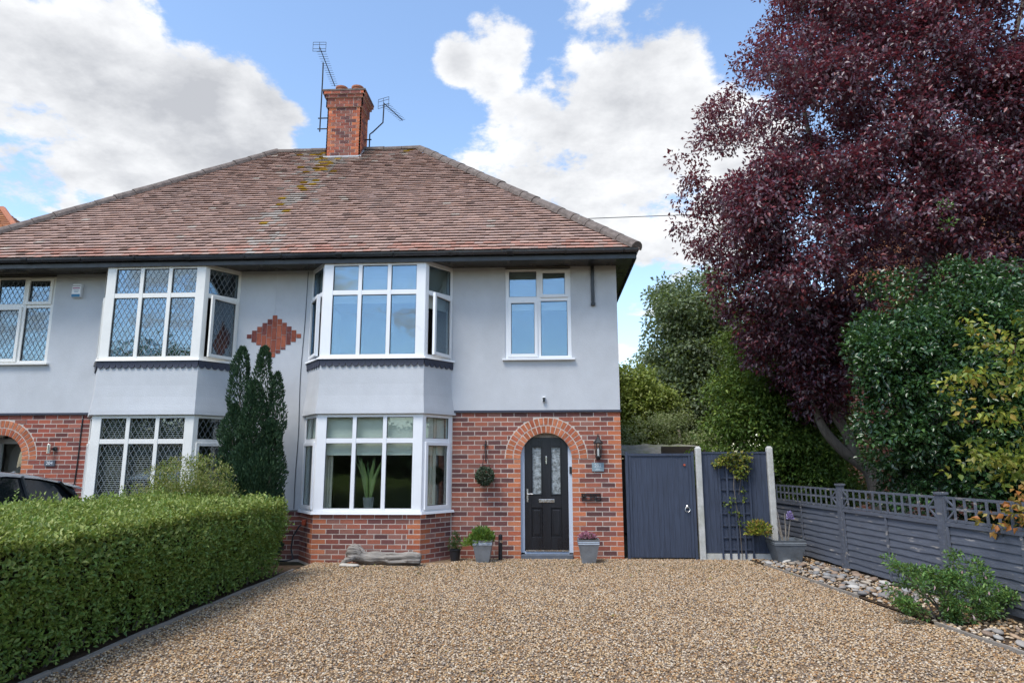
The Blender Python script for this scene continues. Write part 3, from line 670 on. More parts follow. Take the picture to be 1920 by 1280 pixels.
    if s > 0:
        fr = MB(); bx(fr, uc-.53, uc-.388, dy-.01, dy+.08, .10, 2.3); bx(fr, uc+.388, uc+.53, dy-.01, dy+.08, .10, 2.3); bx(fr, uc-.388, uc+.388, dy-.012, dy+.06, .08, .125)
        fo = fr.build('door_frame', 'doorframe', H)
        m = MB(); bx(m, uc-.388, uc+.388, dy, dy+.07, 2.085, 2.3); m.build('head_board', 'timber', fo)
        m = MB(); bx(m, uc-.37, uc+.37, dy-.035, dy-.012, .126, .15); m.build('threshold', 'chrome', fo)
        lf = MB(); st = [(-.385, -.265), (-.075, .075), (.265, .385)]
        for a, b in st: bx(lf, uc+a, uc+b, dy+.002, dy+.05, .152, 2.083)
        for za, zb in ((.152, .36), (.86, 1.08), (1.93, 2.083)):
            for a, b in ((-.265, -.075), (.075, .265)): bx(lf, uc+a, uc+b, dy+.003, dy+.05, za, zb)
        D = lf.build('door', 'door', H, bevel=.004)
        for a, b in ((-.265, -.075), (.075, .265)):
            m = MB(); bx(m, uc+a, uc+b, dy+.022, dy+.045, .36, .86); bx(m, uc+a+.035, uc+b-.035, dy+.008, dy+.03, .40, .82); m.build('door_panel', 'door', D, bevel=.008)
            m = MB(); bx(m, uc+a+.018, uc+b-.018, dy+.020, dy+.04, 1.098, 1.912); m.build('pane', 'obscure', D)
            m = MB()
            for (a0, b0, z0, z1) in ((a, a+.018, 1.08, 1.93), (b-.018, b, 1.08, 1.93), (a+.018, b-.018, 1.08, 1.098), (a+.018, b-.018, 1.912, 1.93)): bx(m, uc+a0, uc+b0, dy-.006, dy+.04, z0, z1)
            m.build('glazing_bead', 'door', D)
        m = MB(); bx(m, uc-.14, uc+.14, dy-.012, dy+.004, .95, 1.01); m.build('letterbox', 'chrome', D, bevel=.006)
        m = MB(); bx(m, uc-.013, uc+.013, dy-.022, dy+.004, 1.62, 1.76); m.build('door_knocker', 'chrome', D, bevel=.006)
        m = MB(); bx(m, uc-.352, uc-.322, dy-.008, dy+.004, .96, 1.19); m.tube([(X(uc-.337), dy-.005, 1.10), (X(uc-.337), dy-.05, 1.10), (X(uc-.24), dy-.055, 1.10)], .010); m.build('door_handle', 'chrome', D)
        m = MB(); bx(m, uc-.45, uc+.45, -.06, .22, -.05, .078); m.build('door_step', 'slate', H, bevel=.006)
    else:
        fr = MB()
        for a, b in ((-.53, -.39), (.39, .53)): bx(fr, uc+a, uc+b, .5, .57, .10, 2.3)
        bx(fr, uc-.24, uc-.12, .5, .56, .12, 2.3); bx(fr, uc-.388, uc+.388, .505, .56, 2.02, 2.12); bx(fr, uc-.388, uc+.388, .505, .56, .1, .2)
        fo = fr.build('door_frame', 'upvc', H)
        for a, b in ((-.388, -.24), (-.12, .388)):
            m = MB(); bx(m, uc+a, uc+b, .52, .53, .2, 2.02); m.build('pane', 'glass_low', fo)
        m = MB(); bx(m, uc-.6, uc+.6, .9, .95, .12, 2.45); m.build('porch_back', 'interior', H)
    return H, X

H2, X2 = house(1, 202)
H4, X4 = house(-1, 204)

# brick diamond set into the render on the party line
dm = thing('brick_diamond', 'diamond of upright red bricks set into the pale rendered wall', 'wall ornament', (PX0+.01, -.03, 3.97))
bw, bh = .094, .236
for ci_ in range(-5, 6):
    nrow = 5-abs(ci_); tot = .80*(1-abs(ci_)/5.6); zc = 3.97
    cnt = max(1, round(tot/bh)); zt = zc+tot/2
    segl = []
    z = zt; first = True
    while z > zc-tot/2+.03:
        h_ = bh*(.5 if (first and ci_ % 2) else 1); first = False; h_ = min(h_, z-(zc-tot/2)); segl.append((z-h_, z)); z -= h_
    for z0, z1 in segl:
        o = MB().box(PX0+.01+ci_*bw-bw/2+.005, PX0+.01+ci_*bw+bw/2-.005, -.038-random.random()*.003, -.026, z0+.005, z1-.005).build('brick', 'brick', dm)
        o.color = (*np.array(random.choice([(.33, .10, .06), (.28, .085, .055), (.38, .12, .07), (.18, .06, .05)])), 1)

# ---- chimney on the party line, part of the house with the black door
cx0, cx1, cy0, cy1 = PX0-.44, PX0+.43, 3.55, 4.2
st = MB(); st.box(cx0+.006, cx1-.006, cy0+.006, cy1-.006, 8.6, 10.60)
chm = st.build('chimney', 'mortar', H2)
bk = MB()
def chrow(z, x0, x1, y0, y1, r, dark=False):
    for (p, U, N, L) in ((V(x0, y0, 0), V(1, 0, 0), V(0, -1, 0), x1-x0), (V(x1, y0, 0), V(0, 1, 0), V(1, 0, 0), y1-y0), (V(x0, y1, 0), V(0, -1, 0), V(-1, 0, 0), y1-y0)):
        for a, b, qn in segs(r, .0, L, 0, 1):
            c = np.array(random.choice(ORANGE) if qn and not dark else random.choice(REDS))*random.uniform(.85, 1.15)
            bk.obox(p+U*a+V(0, 0, z)+N*.0, U*(b-a), -N*.03, V(0, 0, CH-.0105), tuple(c))
for r in range(19): chrow(9.03+r*CH, cx0, cx1, cy0, cy1, r)
for i, (dx, n_) in enumerate(((.04, 2), (.075, 1), (.11, 1), (.085, 1))):
    pass
z = 9.03+19*CH
for i, dx in enumerate((.035, .035, .035, .075, .11)):
    st2 = (cx0-dx, cx1+dx, cy0-dx, cy1+dx); chrow(z, *st2, i, i != 4); 
    MB().box(st2[0]+.006, st2[1]-.006, st2[2]+.006, st2[3]-.006, z-.005, z+CH-.008).build('corbel', 'mortar', chm); z += CH
bk.build('brickwork', 'brick_joined', chm, kind='stuff')
MB().box(cx0-.12, cx1+.12, cy0-.12, cy1+.12, z-.009, z+.035).build('flaunching', 'hip', chm)
for dx in (-.2, .22): MB().lathe((PX0+dx, 3.87, z), [(.14, 0), (.14, .24), (.16, .27), (.16, .31), (.13, .32), (.11, .32), (.11, .1)], 16).build('chimney_pot', 'pot_clay', chm)
MB().prism([(cx0-.05, cy0-.03, 9.10), (cx1+.05, cy0-.03, 9.10), (cx1+.05, cy0-.03, 9.26), (cx0-.05, cy0-.03, 9.26)], (0, .02, 0)).build('flashing', 'flash', chm)
mf = MB()
for k in range(6): mf.box(cx1+.006, cx1+.022, cy0-.03+k*.09, cy0+.06+k*.09-.002, 9.05+k*.08, 9.27+k*.085)
mf.build('flashing', 'flash', chm)

# ---- television aerials
def aerial(label, mast, boom_a, boom_b, nel, refl, arms):
    base = mast[0]; t = thing('tv_aerial', label, 'aerial', tuple(base), 'television aerials on the chimney')
    MB().tube(mast, .018, 8).build('mast', 'iron', t); MB().tube([boom_a, boom_b], .012, 6).build('boom', 'iron', t)
    d = boom_b-boom_a; cross = np.cross(d, V(0, 0, 1)); cross /= np.linalg.norm(cross); e = MB(); side = np.cross(d, V(0, 0, 1)); side /= np.linalg.norm(side)
    for k in range(nel):
        c = boom_a+d*(.12+.86*k/(nel-1)); e.tube([c-side*.11*(1.15-.3*k/nel), c+side*.11*(1.15-.3*k/nel)], .005, 5)
    e.build('element', 'iron', t, kind='stuff')
    r = MB()
    up = V(0, 0, 1)
    for a in (-.13, -.06, .06, .13): r.tube([boom_a-side*.17+up*a, boom_a+side*.17+up*a], .006, 5)
    for a in (-.17, 0, .17): r.tube([boom_a+side*a-up*.13, boom_a+side*a+up*.13], .006, 5)
    r.build('reflector', 'iron', t)
    for a, b in arms: MB().bar(a, b, .03, .02).build('bracket', 'iron', t)
ym = 3.7
p = lambda x, y, yy=ym: onY(x, y, yy)
xm = p(600, 235)[0]
aerial('tall black television aerial on a straight mast beside the chimney', [V(xm, ym, p(600, 247)[2]), V(xm+.005, ym, p(604, 150)[2]), V(p(606, 118)[0], ym, p(606, 118)[2])], p(599, 88), p(628, 162, 5.3), 16, 1,
       [(V(xm-.06, ym, p(600, 222)[2]), V(cx0+.01, ym, p(600, 222)[2])), (V(xm-.06, ym, p(600, 242)[2]), V(cx0+.01, ym, p(600, 242)[2]))])
b0 = p(697, 262, 4.0); b0[0] = cx1+.12
aerial('smaller television aerial on a cranked grey mast right of the chimney', [b0-V(0, 0, .25), b0+V(0, 0, .15), p(699, 248, 4.0), p(718, 230, 4.0), p(720, 196, 4.0)], p(719, 193, 4.0), p(755, 226, 4.8), 12, 1, [(b0+V(.05, 0, 0), V(cx1-.01, 4.0, b0[2]))])

# ---------------------------------------------------------------- behind the windows
def blind(label, x0, x1, y, z0, z1, m='blind', folds=3, group=None):
    t = thing('roman_blind', label, 'blind', ((x0+x1)/2, y, z1), group)
    mb = MB(); nz = 14; vs = []; 
    for i in range(nz+1):
        z = z1+(z0-z1)*i/nz; yy = y-.012*abs(math.sin(math.pi*folds*i/nz)); vs += [(x0, yy, z), (x1, yy, z), (x0, yy+.006, z), (x1, yy+.006, z)]
    fs = []
    for i in range(nz): a, b = i*4, i*4+4; fs += [(a, a+1, b+1, b), (a+2, b+2, b+3, a+3)]
    mb.add(vs, fs).build('fabric', m, t); MB().box(x0, x1, y-.02, y+.012, z0-.025, z0-.001).build('hem_bar', m, t); MB().box(x0, x1, y-.01, y+.03, z1+.001, z1+.03).build('head_rail', 'upvc', t)
def cheekblind(label, p, q, inset, z0, z1, group=None):
    p, q = V(*p, 0), V(*q, 0); U = (q-p)/np.linalg.norm(q-p); N = V(U[1], -U[0], 0); a = p+U*.07-N*inset; L = np.linalg.norm(q-p)-.14
    t = thing('roman_blind', label, 'blind', tuple(a+V(0, 0, z1)), group); MB().obox(a+V(0, 0, z0), U*L, -N*.008, V(0, 0, z1-z0)).build('fabric', 'blind', t); MB().obox(a+V(0, 0, z0-.024)+N*.004, U*L, -N*.016, V(0, 0, .022)).build('hem_bar', 'blind', t)
def curtain(label, x0, x1, y, z0, z1, group='cream curtains behind the windows', axis=0):
    n = 28; vs = []
    for i in range(n+1):
        f = i/n; d = .022*math.sin(f*math.pi*9)
        if axis == 0: vs += [(x0+(x1-x0)*f, y+d, z0), (x0+(x1-x0)*f, y+d*.7, z1)]
        else: vs += [(x0+d, y+(x1-x0)*f, z0), (x0+d*.7, y+(x1-x0)*f, z1)]
    meta(MB().add(vs, [(2*i, 2*i+2, 2*i+3, 2*i+1) for i in range(n)]).build('curtain', 'curtain', smooth=True), label, 'curtain', group)
bl = lambda u: X2(u)
blind('cream roman blind half lowered behind the ground-floor bay front with the potted plant', bl(1.16), bl(2.88), -.44, 1.80, 2.44, group='cream roman blinds')
blind('cream roman blind across the top of the upstairs bay front above the scalloped trim', bl(1.16), bl(2.88), -.44, 4.50, 5.17, group='cream roman blinds')
def bayp(s, i): 
    A = [(.67, 0), (1.10, -.58), (2.94, -.58), (3.37, 0)]; return (PX0+s*A[i][0], A[i][1])
cheekblind('narrow cream blind in the ground-floor bay cheek beside the brick entrance wall', bayp(1, 2), bayp(1, 3), .13, 1.80, 2.44, 'cream roman blinds')
cheekblind('narrow cream blind in the ground-floor bay cheek beside the rendered pier', bayp(1, 0), bayp(1, 1), .13, 1.80, 2.44, 'cream roman blinds')
cheekblind('narrow cream blind in the upstairs bay cheek beside the small window', bayp(1, 2), bayp(1, 3), .13, 4.42, 5.17, 'cream roman blinds')
cheekblind('narrow cream blind in the upstairs bay cheek beside the brick diamond', bayp(1, 0), bayp(1, 1), .13, 4.42, 5.17, 'cream roman blinds')
blind('cream blind lowered a little behind the small upstairs window over the door', bl(4.40), bl(5.48), .10, 4.45, 5.17, group='cream roman blinds')
curtain('cream curtain drawn back beside the right cheek of the ground-floor bay', bl(2.86), bl(3.12), -.20, .87, 2.44)
curtain('cream curtain drawn back at the left end of the ground-floor bay front', bl(1.14), bl(1.34), -.36, .87, 2.44)
MB().add([(bl(.86), .22, .845), (bl(1.16), -.5, .845), (bl(2.88), -.5, .845), (bl(3.18), .22, .845), (bl(.86), .22, .81), (bl(1.16), -.5, .81), (bl(2.88), -.5, .81), (bl(3.18), .22, .81)],
         [(0, 1, 2, 3), (7, 6, 5, 4), (0, 4, 5, 1), (1, 5, 6, 2), (2, 6, 7, 3), (3, 7, 4, 0)]).build('window_board', 'upvc', H2)
# potted plant standing on the window board
pp = thing('potted_plant', 'tall striped sword-leaved houseplant in a grey pot inside the ground-floor bay', 'houseplant', (bl(1.98), -.34, .847))
MB().lathe((bl(1.98), -.34, .847), [(.075, 0), (.095, .2), (.10, .215), (.085, .215), (.08, .18)], 16).build('pot', 'zinc_old', pp)
lfm = MB()
for k in range(16):
    a = random.uniform(0, 6.28); sp = random.uniform(.02, .26); h_ = random.uniform(.5, .78); c0 = V(bl(1.98)+.04*math.cos(a), -.34+.04*math.sin(a), 1.03); tip = c0+V(sp*math.cos(a), sp*math.sin(a)*.5, h_)
    mid = (c0+tip)/2+V(-.03*math.cos(a), 0, .06); w_ = V(-math.sin(a)*.5, 0, 0)+V(.8, 0, 0); w_ = w_/np.linalg.norm(w_)*.027; g_ = random.choice([(.16, .24, .09), (.22, .30, .14), (.10, .18, .07)])
    lfm.add([c0-w_*.6, c0+w_*.6, mid-w_, mid+w_, tip], [(0, 1, 3, 2), (2, 3, 4)], g_)
lfm.build('foliage', 'leaf', pp)
for j, (nm, z0, z1) in enumerate((('upstairs', 3.53, 5.16), ('ground-floor', .9, 2.44))):
    t = thing('venetian_blind', 'pale slatted blind closed behind the %s diamond-leaded bay front' % nm, 'blind', (X4(2.02), -.44, z0), 'slatted blinds behind the leaded windows')
    sm = MB(); z = z0
    while z < z1: sm.obox((X4(2.88), -.455, z), (1.72, 0, 0), (0, .022, .018), (0, -.001, .001)); z += .036
    sm.build('slat', 'slat', t, kind='stuff'); MB().box(X4(2.88), X4(1.16), -.46, -.43, z1, z1+.03).build('head_rail', 'upvc', t)
t = thing('venetian_blind', 'pale slatted blind closed behind the leaded upstairs window by the alarm box', 'blind', (X4(4.93), .1, 3.55), 'slatted blinds behind the leaded windows')
sm = MB(); z = 3.55
while z < 5.15: sm.obox((X4(5.5), .09, z), (1.13, 0, 0), (0, .022, .018), (0, -.001, .001)); z += .036
sm.build('slat', 'slat', t, kind='stuff'); MB().box(X4(5.5), X4(4.37), .08, .12, 5.15, 5.18).build('head_rail', 'upvc', t)

# ---------------------------------------------------------------- fittings on the front wall
t = thing('wall_lantern', 'black glazed lantern on the brickwork right of the door', 'lantern', (.90, -.0, 1.66))
lx, ly = .90, -.10
MB().box(lx-.035, lx+.035, -.025, -.004, 1.70, 1.86).build('back_plate', 'iron', t); MB().tube([(lx, -.02, 1.76), (lx, -.07, 1.72), (lx, ly, 1.76)], .012, 6).build('arm', 'iron', t)
m = MB(); m.lathe((lx, ly, 1.70), [(.012, 0), (.05, .03), (.055, .05), (.045, .06)], 6)
for k in range(6): a = k*math.pi/3; m.bar((lx+.047*math.cos(a), ly+.047*math.sin(a), 1.755), (lx+.068*math.cos(a), ly+.068*math.sin(a), 1.98), .009)
m.build('cage', 'iron', t); MB().lathe((lx, ly, 1.975), [(.085, 0), (.088, .012), (.05, .06), (.022, .09), (.010, .12), (.014, .135), (.004, .17)], 6).build('roof_cap', 'iron', t)
MB().lathe((lx, ly, 1.76), [(.040, 0), (.060, .21)], 6).build('glazing', 'glass_low', t); MB().lathe((lx, ly, 1.76), [(.016, 0), (.018, .1), (.006, .13)], 8).build('lamp_bulb', 'upvc', t)
c = onY(1121, 875, 0); t = thing('house_number_plaque', 'green-grey slate plaque reading 202 under the lantern', 'plaque', (c[0], -.012, c[2]))
MB().box(c[0]-.105, c[0]+.105, -.022, -.005, c[2]-.075, c[2]+.075).build('slate', 'plaque', t, bevel=.003); textmesh('number', '202', .085, 'ink', t, (c[0], -.0235, c[2]+.022)); 
lw = MB()
for z_, hw in ((-.032, .035), (-.05, .05)): lw.box(c[0]-hw, c[0]+hw, -.0235, -.0218, c[2]+z_-.003, c[2]+z_+.003)
lw.build('small_lettering', 'ink', t)
c = onY(1108, 931, 0); t = thing('iron_number_sign', 'black cast-iron number sign with ornament low on the brickwork right of the door', 'sign', (c[0], -.01, c[2]))
m = MB(); w_, h_ = .165, .058
for a in ((-w_, w_, h_-.014, h_), (-w_, w_, -h_, -h_+.016), (-w_, -w_+.012, -h_, h_), (w_-.012, w_, -h_, h_)): m.box(c[0]+a[0], c[0]+a[1], -.034, -.006, c[2]+a[2], c[2]+a[3])
for dx in (-.09, -.015, .07): m.box(c[0]+dx-.004, c[0]+dx+.004, -.03, -.008, c[2]-h_, c[2]+h_)
m.build('frame', 'iron', t); textmesh('number', '202', .088, 'iron', t, (c[0]+.045, -.026, c[2]), ext=.006); MB().lathe((c[0]-.122, -.02, c[2]-.03), [(.004, 0), (.022, .03), (.026, .045), (.010, .06)], 8).build('ornament', 'iron', t)
c = onY(1070, 881, .05); t = thing('doorbell', 'black video doorbell on the door frame', 'doorbell', (c[0], .08, c[2])); MB().box(c[0]-.022, c[0]+.022, .062, .088, c[2]-.06, c[2]+.06).build('casing', 'black', t, bevel=.006); MB().lathe((c[0], .0615, c[2]+.03), [(.010, 0), (.010, .001)], 10).build('lens', 'chrome', t)
c = onY(1020, 749, -.05); t = thing('security_camera', 'small black and white security camera above the brick arch', 'camera', (c[0], -.03, c[2])); MB().box(c[0]-.028, c[0]+.028, -.075, -.031, c[2]-.045, c[2]+.055).build('casing', 'upvc', t, bevel=.01); MB().box(c[0]-.024, c[0]+.024, -.083, -.0755, c[2]-.042, c[2]+.036).build('face', 'black', t)
c0, c1 = onY(1112, 573, -.06), onY(1112, 500, -.06); t = thing('eaves_bracket', 'black strut running down the pale wall from the soffit', 'bracket', (c0[0], -.03, c0[2])); MB().box(c0[0]-.03, c0[0]+.03, -.075, -.031, c0[2]+.05, 5.224).build('strut', 'black', t, bevel=.005); MB().box(c0[0]-.04, c0[0]+.04, -.09, -.0305, c0[2], c0[2]+.05).build('foot_block', 'black', t, bevel=.008)
# hanging topiary ball
c = onY(909, 892, -.16); t = thing('hanging_topiary', 'round leafy topiary ball hanging from an iron wall hook', 'topiary', (c[0], -.02, c[2]))
MB().tube([(c[0], -.02, c[2]+.25), (c[0], -.02, c[2]+.62)], .009, 6).tube([(c[0], -.02, c[2]+.57), (c[0], -.17, c[2]+.55), (c[0], -.17, c[2]+.51)], .008, 6).tube([(c[0]-.05, -.02, c[2]+.53), (c[0]+.05, -.02, c[2]+.53)], .007, 6).build('hook', 'iron', t)
m = MB()
for a in (0, 2.1, 4.2): m.tube([(c[0], -.17, c[2]+.51), (c[0]+.09*math.cos(a), -.17+.09*math.sin(a), c[2]+.13)], .003, 4)
m.build('chain', 'iron', t); n = 1500; o = rng.normal(size=(n, 3)); o /= np.linalg.norm(o, axis=1)[:, None]
leafmesh('foliage', 'leaf_yew', c+V(0, -.01, 0)+o*rng.uniform(.11, .16, (n, 1)), o+rng.normal(size=(n, 3))*.6, .035, palette(n, [(.035, .06, .035), (.06, .09, .05), (.10, .13, .09)]), t, .6)
# fittings on the adjoining house
c = onY(147, 546, -.05); t = thing('alarm_box', 'white burglar alarm box with red lettering and a blue band', 'alarm box', (c[0], -.03, c[2])); MB().prism([(c[0]-.10, -.11, c[2]-.13), (c[0]+.09, -.11, c[2]-.13), (c[0]+.09, -.11, c[2]+.13), (c[0]-.08, -.11, c[2]+.13)], (0, .078, 0)).build('casing', 'upvc', t, bevel=.01)
MB().box(c[0]-.085, c[0]+.08, -.1125, -.1105, c[2]-.125, c[2]-.07).build('blue_band', 'blue', t); lt = MB()
for k in range(7): lt.box(c[0]-.07+k*.02, c[0]-.055+k*.02, -.1125, -.1105, c[2]+.035, c[2]+.06)
lt.build('lettering', 'red_print', t); MB().box(c[0]-.075, c[0]+.075, -.1125, -.1105, c[2]+.085, c[2]+.095).build('lettering', 'black', t)
m = MB(); m.box(c[0]-.05, c[0]+.05, -.1125, -.1105, c[2]+.0, c[2]+.008).box(c[0]-.04, c[0]+.04, -.1125, -.1105, c[2]-.03, c[2]-.022); m.build('small_lettering', 'blue', t)
c = onY(94, 841, -.06); t = thing('wall_light', 'brushed steel cylinder wall light on the brickwork above the number 204', 'light', (c[0], -.02, c[2])); MB().lathe((c[0], -.09, c[2]-.085), [(.032, 0), (.034, .003), (.034, .167), (.032, .17)], 16).build('body', 'chrome', t); MB().tube([(c[0]+.06, -.004, c[2]), (c[0]+.06, -.03, c[2])], .04, 12).tube([(c[0]+.06, -.03, c[2]), (c[0]+.01, -.075, c[2])], .012, 6).build('mount', 'iron', t)
c = onY(94, 868, 0); t = thing('house_number_plaque', 'dark slate plaque reading 204 beside the neighbouring arch', 'plaque', (c[0], -.01, c[2])); MB().box(c[0]-.10, c[0]+.10, -.02, -.004, c[2]-.05, c[2]+.05).build('slate', 'slate', t); textmesh('number', '204', .085, 'upvc', t, (c[0], -.0215, c[2]))
# cables
def cable(name, pts, r, m, label):
    P = [V(*q) for q in pts]; out = []
    for i in range(len(P)-1):
        for k in range(6):
            f = k/6; a, b, c_, d_ = P[max(i-1, 0)], P[i], P[i+1], P[min(i+2, len(P)-1)]
            out.append(.5*(2*b+(c_-a)*f+(2*a-5*b+4*c_-d_)*f*f+(3*b-a-3*c_+d_)*f**3))
    out.append(P[-1]); return meta(MB().tube(out, r, 6).build(name, m, smooth=True), label, 'cable')
cable('wall_cable', [(X2(.60), -.037, 5.2), (X2(.585), -.037, 4.2), (X2(.555), -.037, 3.2), (X2(.575), -.037, 2.2), (X2(.56), -.037, 1.4), (X2(.565), -.037, .84)], .006, 'gutter', 'thin dark cable clipped down the pale wall beside the bay')
cable('wall_cable', [(X4(3.52), -.01, 2.5), (X4(3.53), -.012, 1.6), (X4(3.56), -.012, .8), (X4(3.57), -.012, .1)], .010, 'black', 'black cable running down the neighbouring brickwork beside the leaded bay')
a = V(X2(.86), -.30, .62); k_ = thing('power_cable', 'black cable with orange plug looping down from the bay brickwork', 'cable', tuple(a))
MB().tube([a+V(.02, 0, .02), a+V(-.07, -.05, -.05), a+V(-.16, -.08, -.22), a+V(-.18, -.08, -.42), a+V(-.12, -.12, -.58), a+V(-.2, -.2, -.6), a+V(-.45, -.25, -.6)], .014, 7).build('lead', 'black', k_, smooth=True)
MB().box(a[0]-.03, a[0]+.04, a[1]-.06, a[1]+.02, a[2]-.03, a[2]+.06).build('plug', 'red', k_, bevel=.01)

# ---------------------------------------------------------------- pots, driftwood and small things by the door
def planter(label, c, w0, w1, h, m, group='zinc planters'):
    t = thing('planter', label, 'planter', tuple(c), group); x, y, z = c; mb = MB()
    L = [(w0, 0), (w1*.94, h*.80), (w1*.985, h*.80), (w1*.95, h*.84), (w1*.99, h*.87), (w1*.96, h*.91), (w1, h), (w1*.90, h), (w1*.86, h*.86)]
    vs = [(x+sx*r/2, y+sy*r/2, z+zz) for r, zz in L for sx, sy in ((-1, -1), (1, -1), (1, 1), (-1, 1))]
    mb.add(vs, [(i*4+k, i*4+(k+1) % 4, i*4+4+(k+1) % 4, i*4+4+k) for i in range(len(L)-1) for k in range(4)]+[(3, 2, 1, 0)]).build('tub', m, t)
    MB().box(x-w1*.43, x+w1*.43, y-w1*.43, y+w1*.43, z+h*.78, z+h*.86).build('compost', 'soil', t); return t
def tuft(parent, name, c, n, rx, rz, size, cols, m='leaf', wd=.45, upw=.7, wts=None):
    o = rng.normal(size=(n, 3)); o[:, 2] = np.abs(o[:, 2]); o /= np.linalg.norm(o, axis=1)[:, None]; P = np.asarray(c)+o*V(rx, rx, rz)*(rng.random((n, 1))**.5)
    return leafmesh(name, m, P, o+V(0, 0, upw)+rng.normal(size=(n, 3))*.5, size, palette(n, cols, wts), parent, wd)
p1 = onZ(905, 1055); t = planter('zinc planter of trailing green plants left of the door', (p1[0], -.42, .012), .21, .33, .36, 'zinc')
tuft(t, 'foliage', (p1[0]-.02, -.42, .34), 900, .22, .24, .055, [(.10, .20, .03), (.16, .28, .05), (.07, .14, .03)])
tuft(t, 'foliage', (p1[0]-.18, -.46, .28), 350, .17, .14, .05, [(.12, .22, .03), (.18, .28, .05)], upw=0)
p2 = onZ(1105, 1058); t = planter('zinc planter of pink flowers right of the door', (p2[0], -.42, .012), .22, .36, .38, 'zinc')
tuft(t, 'foliage', (p2[0], -.42, .34), 500, .15, .12, .04, [(.05, .09, .03), (.08, .05, .04)]); tuft(t, 'flower_head', (p2[0]-.02, -.44, .40), 420, .16, .10, .03, [(.50, .24, .30), (.42, .16, .22), (.58, .36, .40)], 'flower', .8)
p3 = onZ(1453, 1047); t = planter('dull zinc planter with a twiggy plant and purple flower beside the concrete post', (p3[0]+.05, -.22, .02), .36, .52, .36, 'zinc_old')
m = MB()
for k in range(9): a = random.uniform(0, 6.28); m.tube([(p3[0]+.05+.04*math.cos(a), -.22+.04*math.sin(a), .3), (p3[0]+.05+.12*math.cos(a), -.22+.12*math.sin(a), random.uniform(.55, .85))], [.009, .004], 5)
m.build('stem', 'timber', t); tuft(t, 'flower_head', (p3[0]+.14, -.26, .70), 160, .05, .14, .03, [(.30, .26, .55), (.42, .38, .62)], 'flower', .7)
cc = onY(1425, 985, -.25); tuft(t, 'foliage', (cc[0]-.02, -.24, cc[2]-.14), 520, .22, .24, .06, [(.22, .26, .03), (.30, .30, .04), (.10, .15, .03), (.35, .22, .05)], upw=.1)
p4 = onZ(852, 1053); t = thing('plant_pot', 'small black round pot with a thin plant by the bay corner', 'plant pot', (p4[0], -.30, .01), None); MB().lathe((p4[0], -.30, .01), [(.075, 0), (.095, .17), (.105, .175), (.105, .195), (.09, .195), (.085, .15)], 16).build('pot', 'black', t); tuft(t, 'foliage', (p4[0], -.30, .2), 260, .11, .30, .045, [(.04, .08, .03), (.07, .12, .05)])
p5 = onZ(938, 1051); t = thing('ground_post', 'short black post standing in the gravel left of the door', 'post', (p5[0], -.2, 0)); MB().lathe((p5[0], -.2, 0), [(.035, 0), (.035, .41), (.03, .43), (.0, .44)], 12).build('post', 'black', t); MB().lathe((p5[0], -.2, .30), [(.037, 0), (.037, .04)], 12).build('collar', 'chrome', t)
# driftwood log
la, lb = onZ(650, 1060), onZ(795, 1056); la[1] = lb[1] = -.86; dw = thing('driftwood_log', 'bleached grey driftwood log lying on gravel under the bay', 'log', (float(la[0]), -.86, 0))
Lg = lb[0]-la[0]; pts = []; rr = []
for k in range(25):
    f = k/24; pts.append((la[0]+Lg*f, -.86+.04*math.sin(f*5), .115+.07*math.exp(-((f-.08)/.1)**2)+.008*math.sin(f*17))); rr.append((.092+.035*math.exp(-((f-.10)/.09)**2)+.01*math.sin(f*23))*(.55 if k == 0 else 1))
mb = MB().tube(pts, rr, 28); mb.v = [(x+random.uniform(-.004, .004), y+(y+.86)*(.16*math.sin(math.atan2(z-.115, y+.86)*7+x*2)), z+(z-.115)*(.16*math.sin(math.atan2(z-.115, y+.86)*7+x*2))) for x, y, z in mb.v]; mb.build('trunk', 'driftwood', dw, smooth=True)
MB().tube([(la[0]+.14, -.93, .14), (la[0]+.03, -1.0, .11), (la[0]-.05, -1.02, .045)], [.05, .045, .03], 8).build('stub', 'driftwood', dw, smooth=True)
sg = 'pale stones beside the driftwood'
for k, (dx, dy_, sz) in enumerate(((.02, -1.06, .14), (.16, -1.08, .16))):
    o = link('stone', stone_mesh('stone', 40+k, M['cobble'], 2)); o.location = (la[0]+dx, dy_, .035); o.scale = (sz*1.3, sz, sz*.8); o.color = (.48, .45, .40, 1); meta(o, ('smaller pale rounded stone under the knobbly end of the driftwood log', 'larger pale rounded stone in front of the driftwood log')[k], 'stone', sg)

# ---------------------------------------------------------------- gate and fences
gt = thing('garden_gate', 'blue-grey boarded side gate with ring handle between house and concrete post', 'gate', (1.96, 0, 0))
gx0, gx1, gz = 1.375, 2.565, 1.80; nb = 11; bwid = (gx1-gx0-.20)/nb
for k in range(nb):
    o = MB().box(gx0+.10+k*bwid+.001, gx0+.10+(k+1)*bwid-.001, .006+random.uniform(-.002, .002), .026, .04, gz-.045).build('board', 'gate', gt)
MB().box(gx0, gx0+.045, -.02, .05, .0, gz+.03).build('jamb', 'gate', gt); MB().box(gx0+.05, gx0+.098, -.006, .03, .04, gz-.046).build('stile', 'gate', gt); MB().box(gx1-.098, gx1-.05, -.006, .03, .04, gz-.046).build('stile', 'gate', gt); MB().box(gx1-.045, gx1, -.02, .05, .0, gz+.03).build('jamb', 'gate', gt)
MB().box(gx0+.046, gx1-.046, -.012, .05, gz-.044, gz).build('top_rail', 'gate', gt)
kx, kz = 2.42, .87
a = np.linspace(0, 2*math.pi, 17); MB().tube([(kx+.042*math.sin(t), -.016-.006*math.cos(t), kz-.03-.042*math.cos(t)) for t in a], .007, 6).tube([(kx, -.016, kz+.02), (kx, .006, kz+.02)], .028, 12).build('ring_handle', 'chrome', gt, smooth=True)
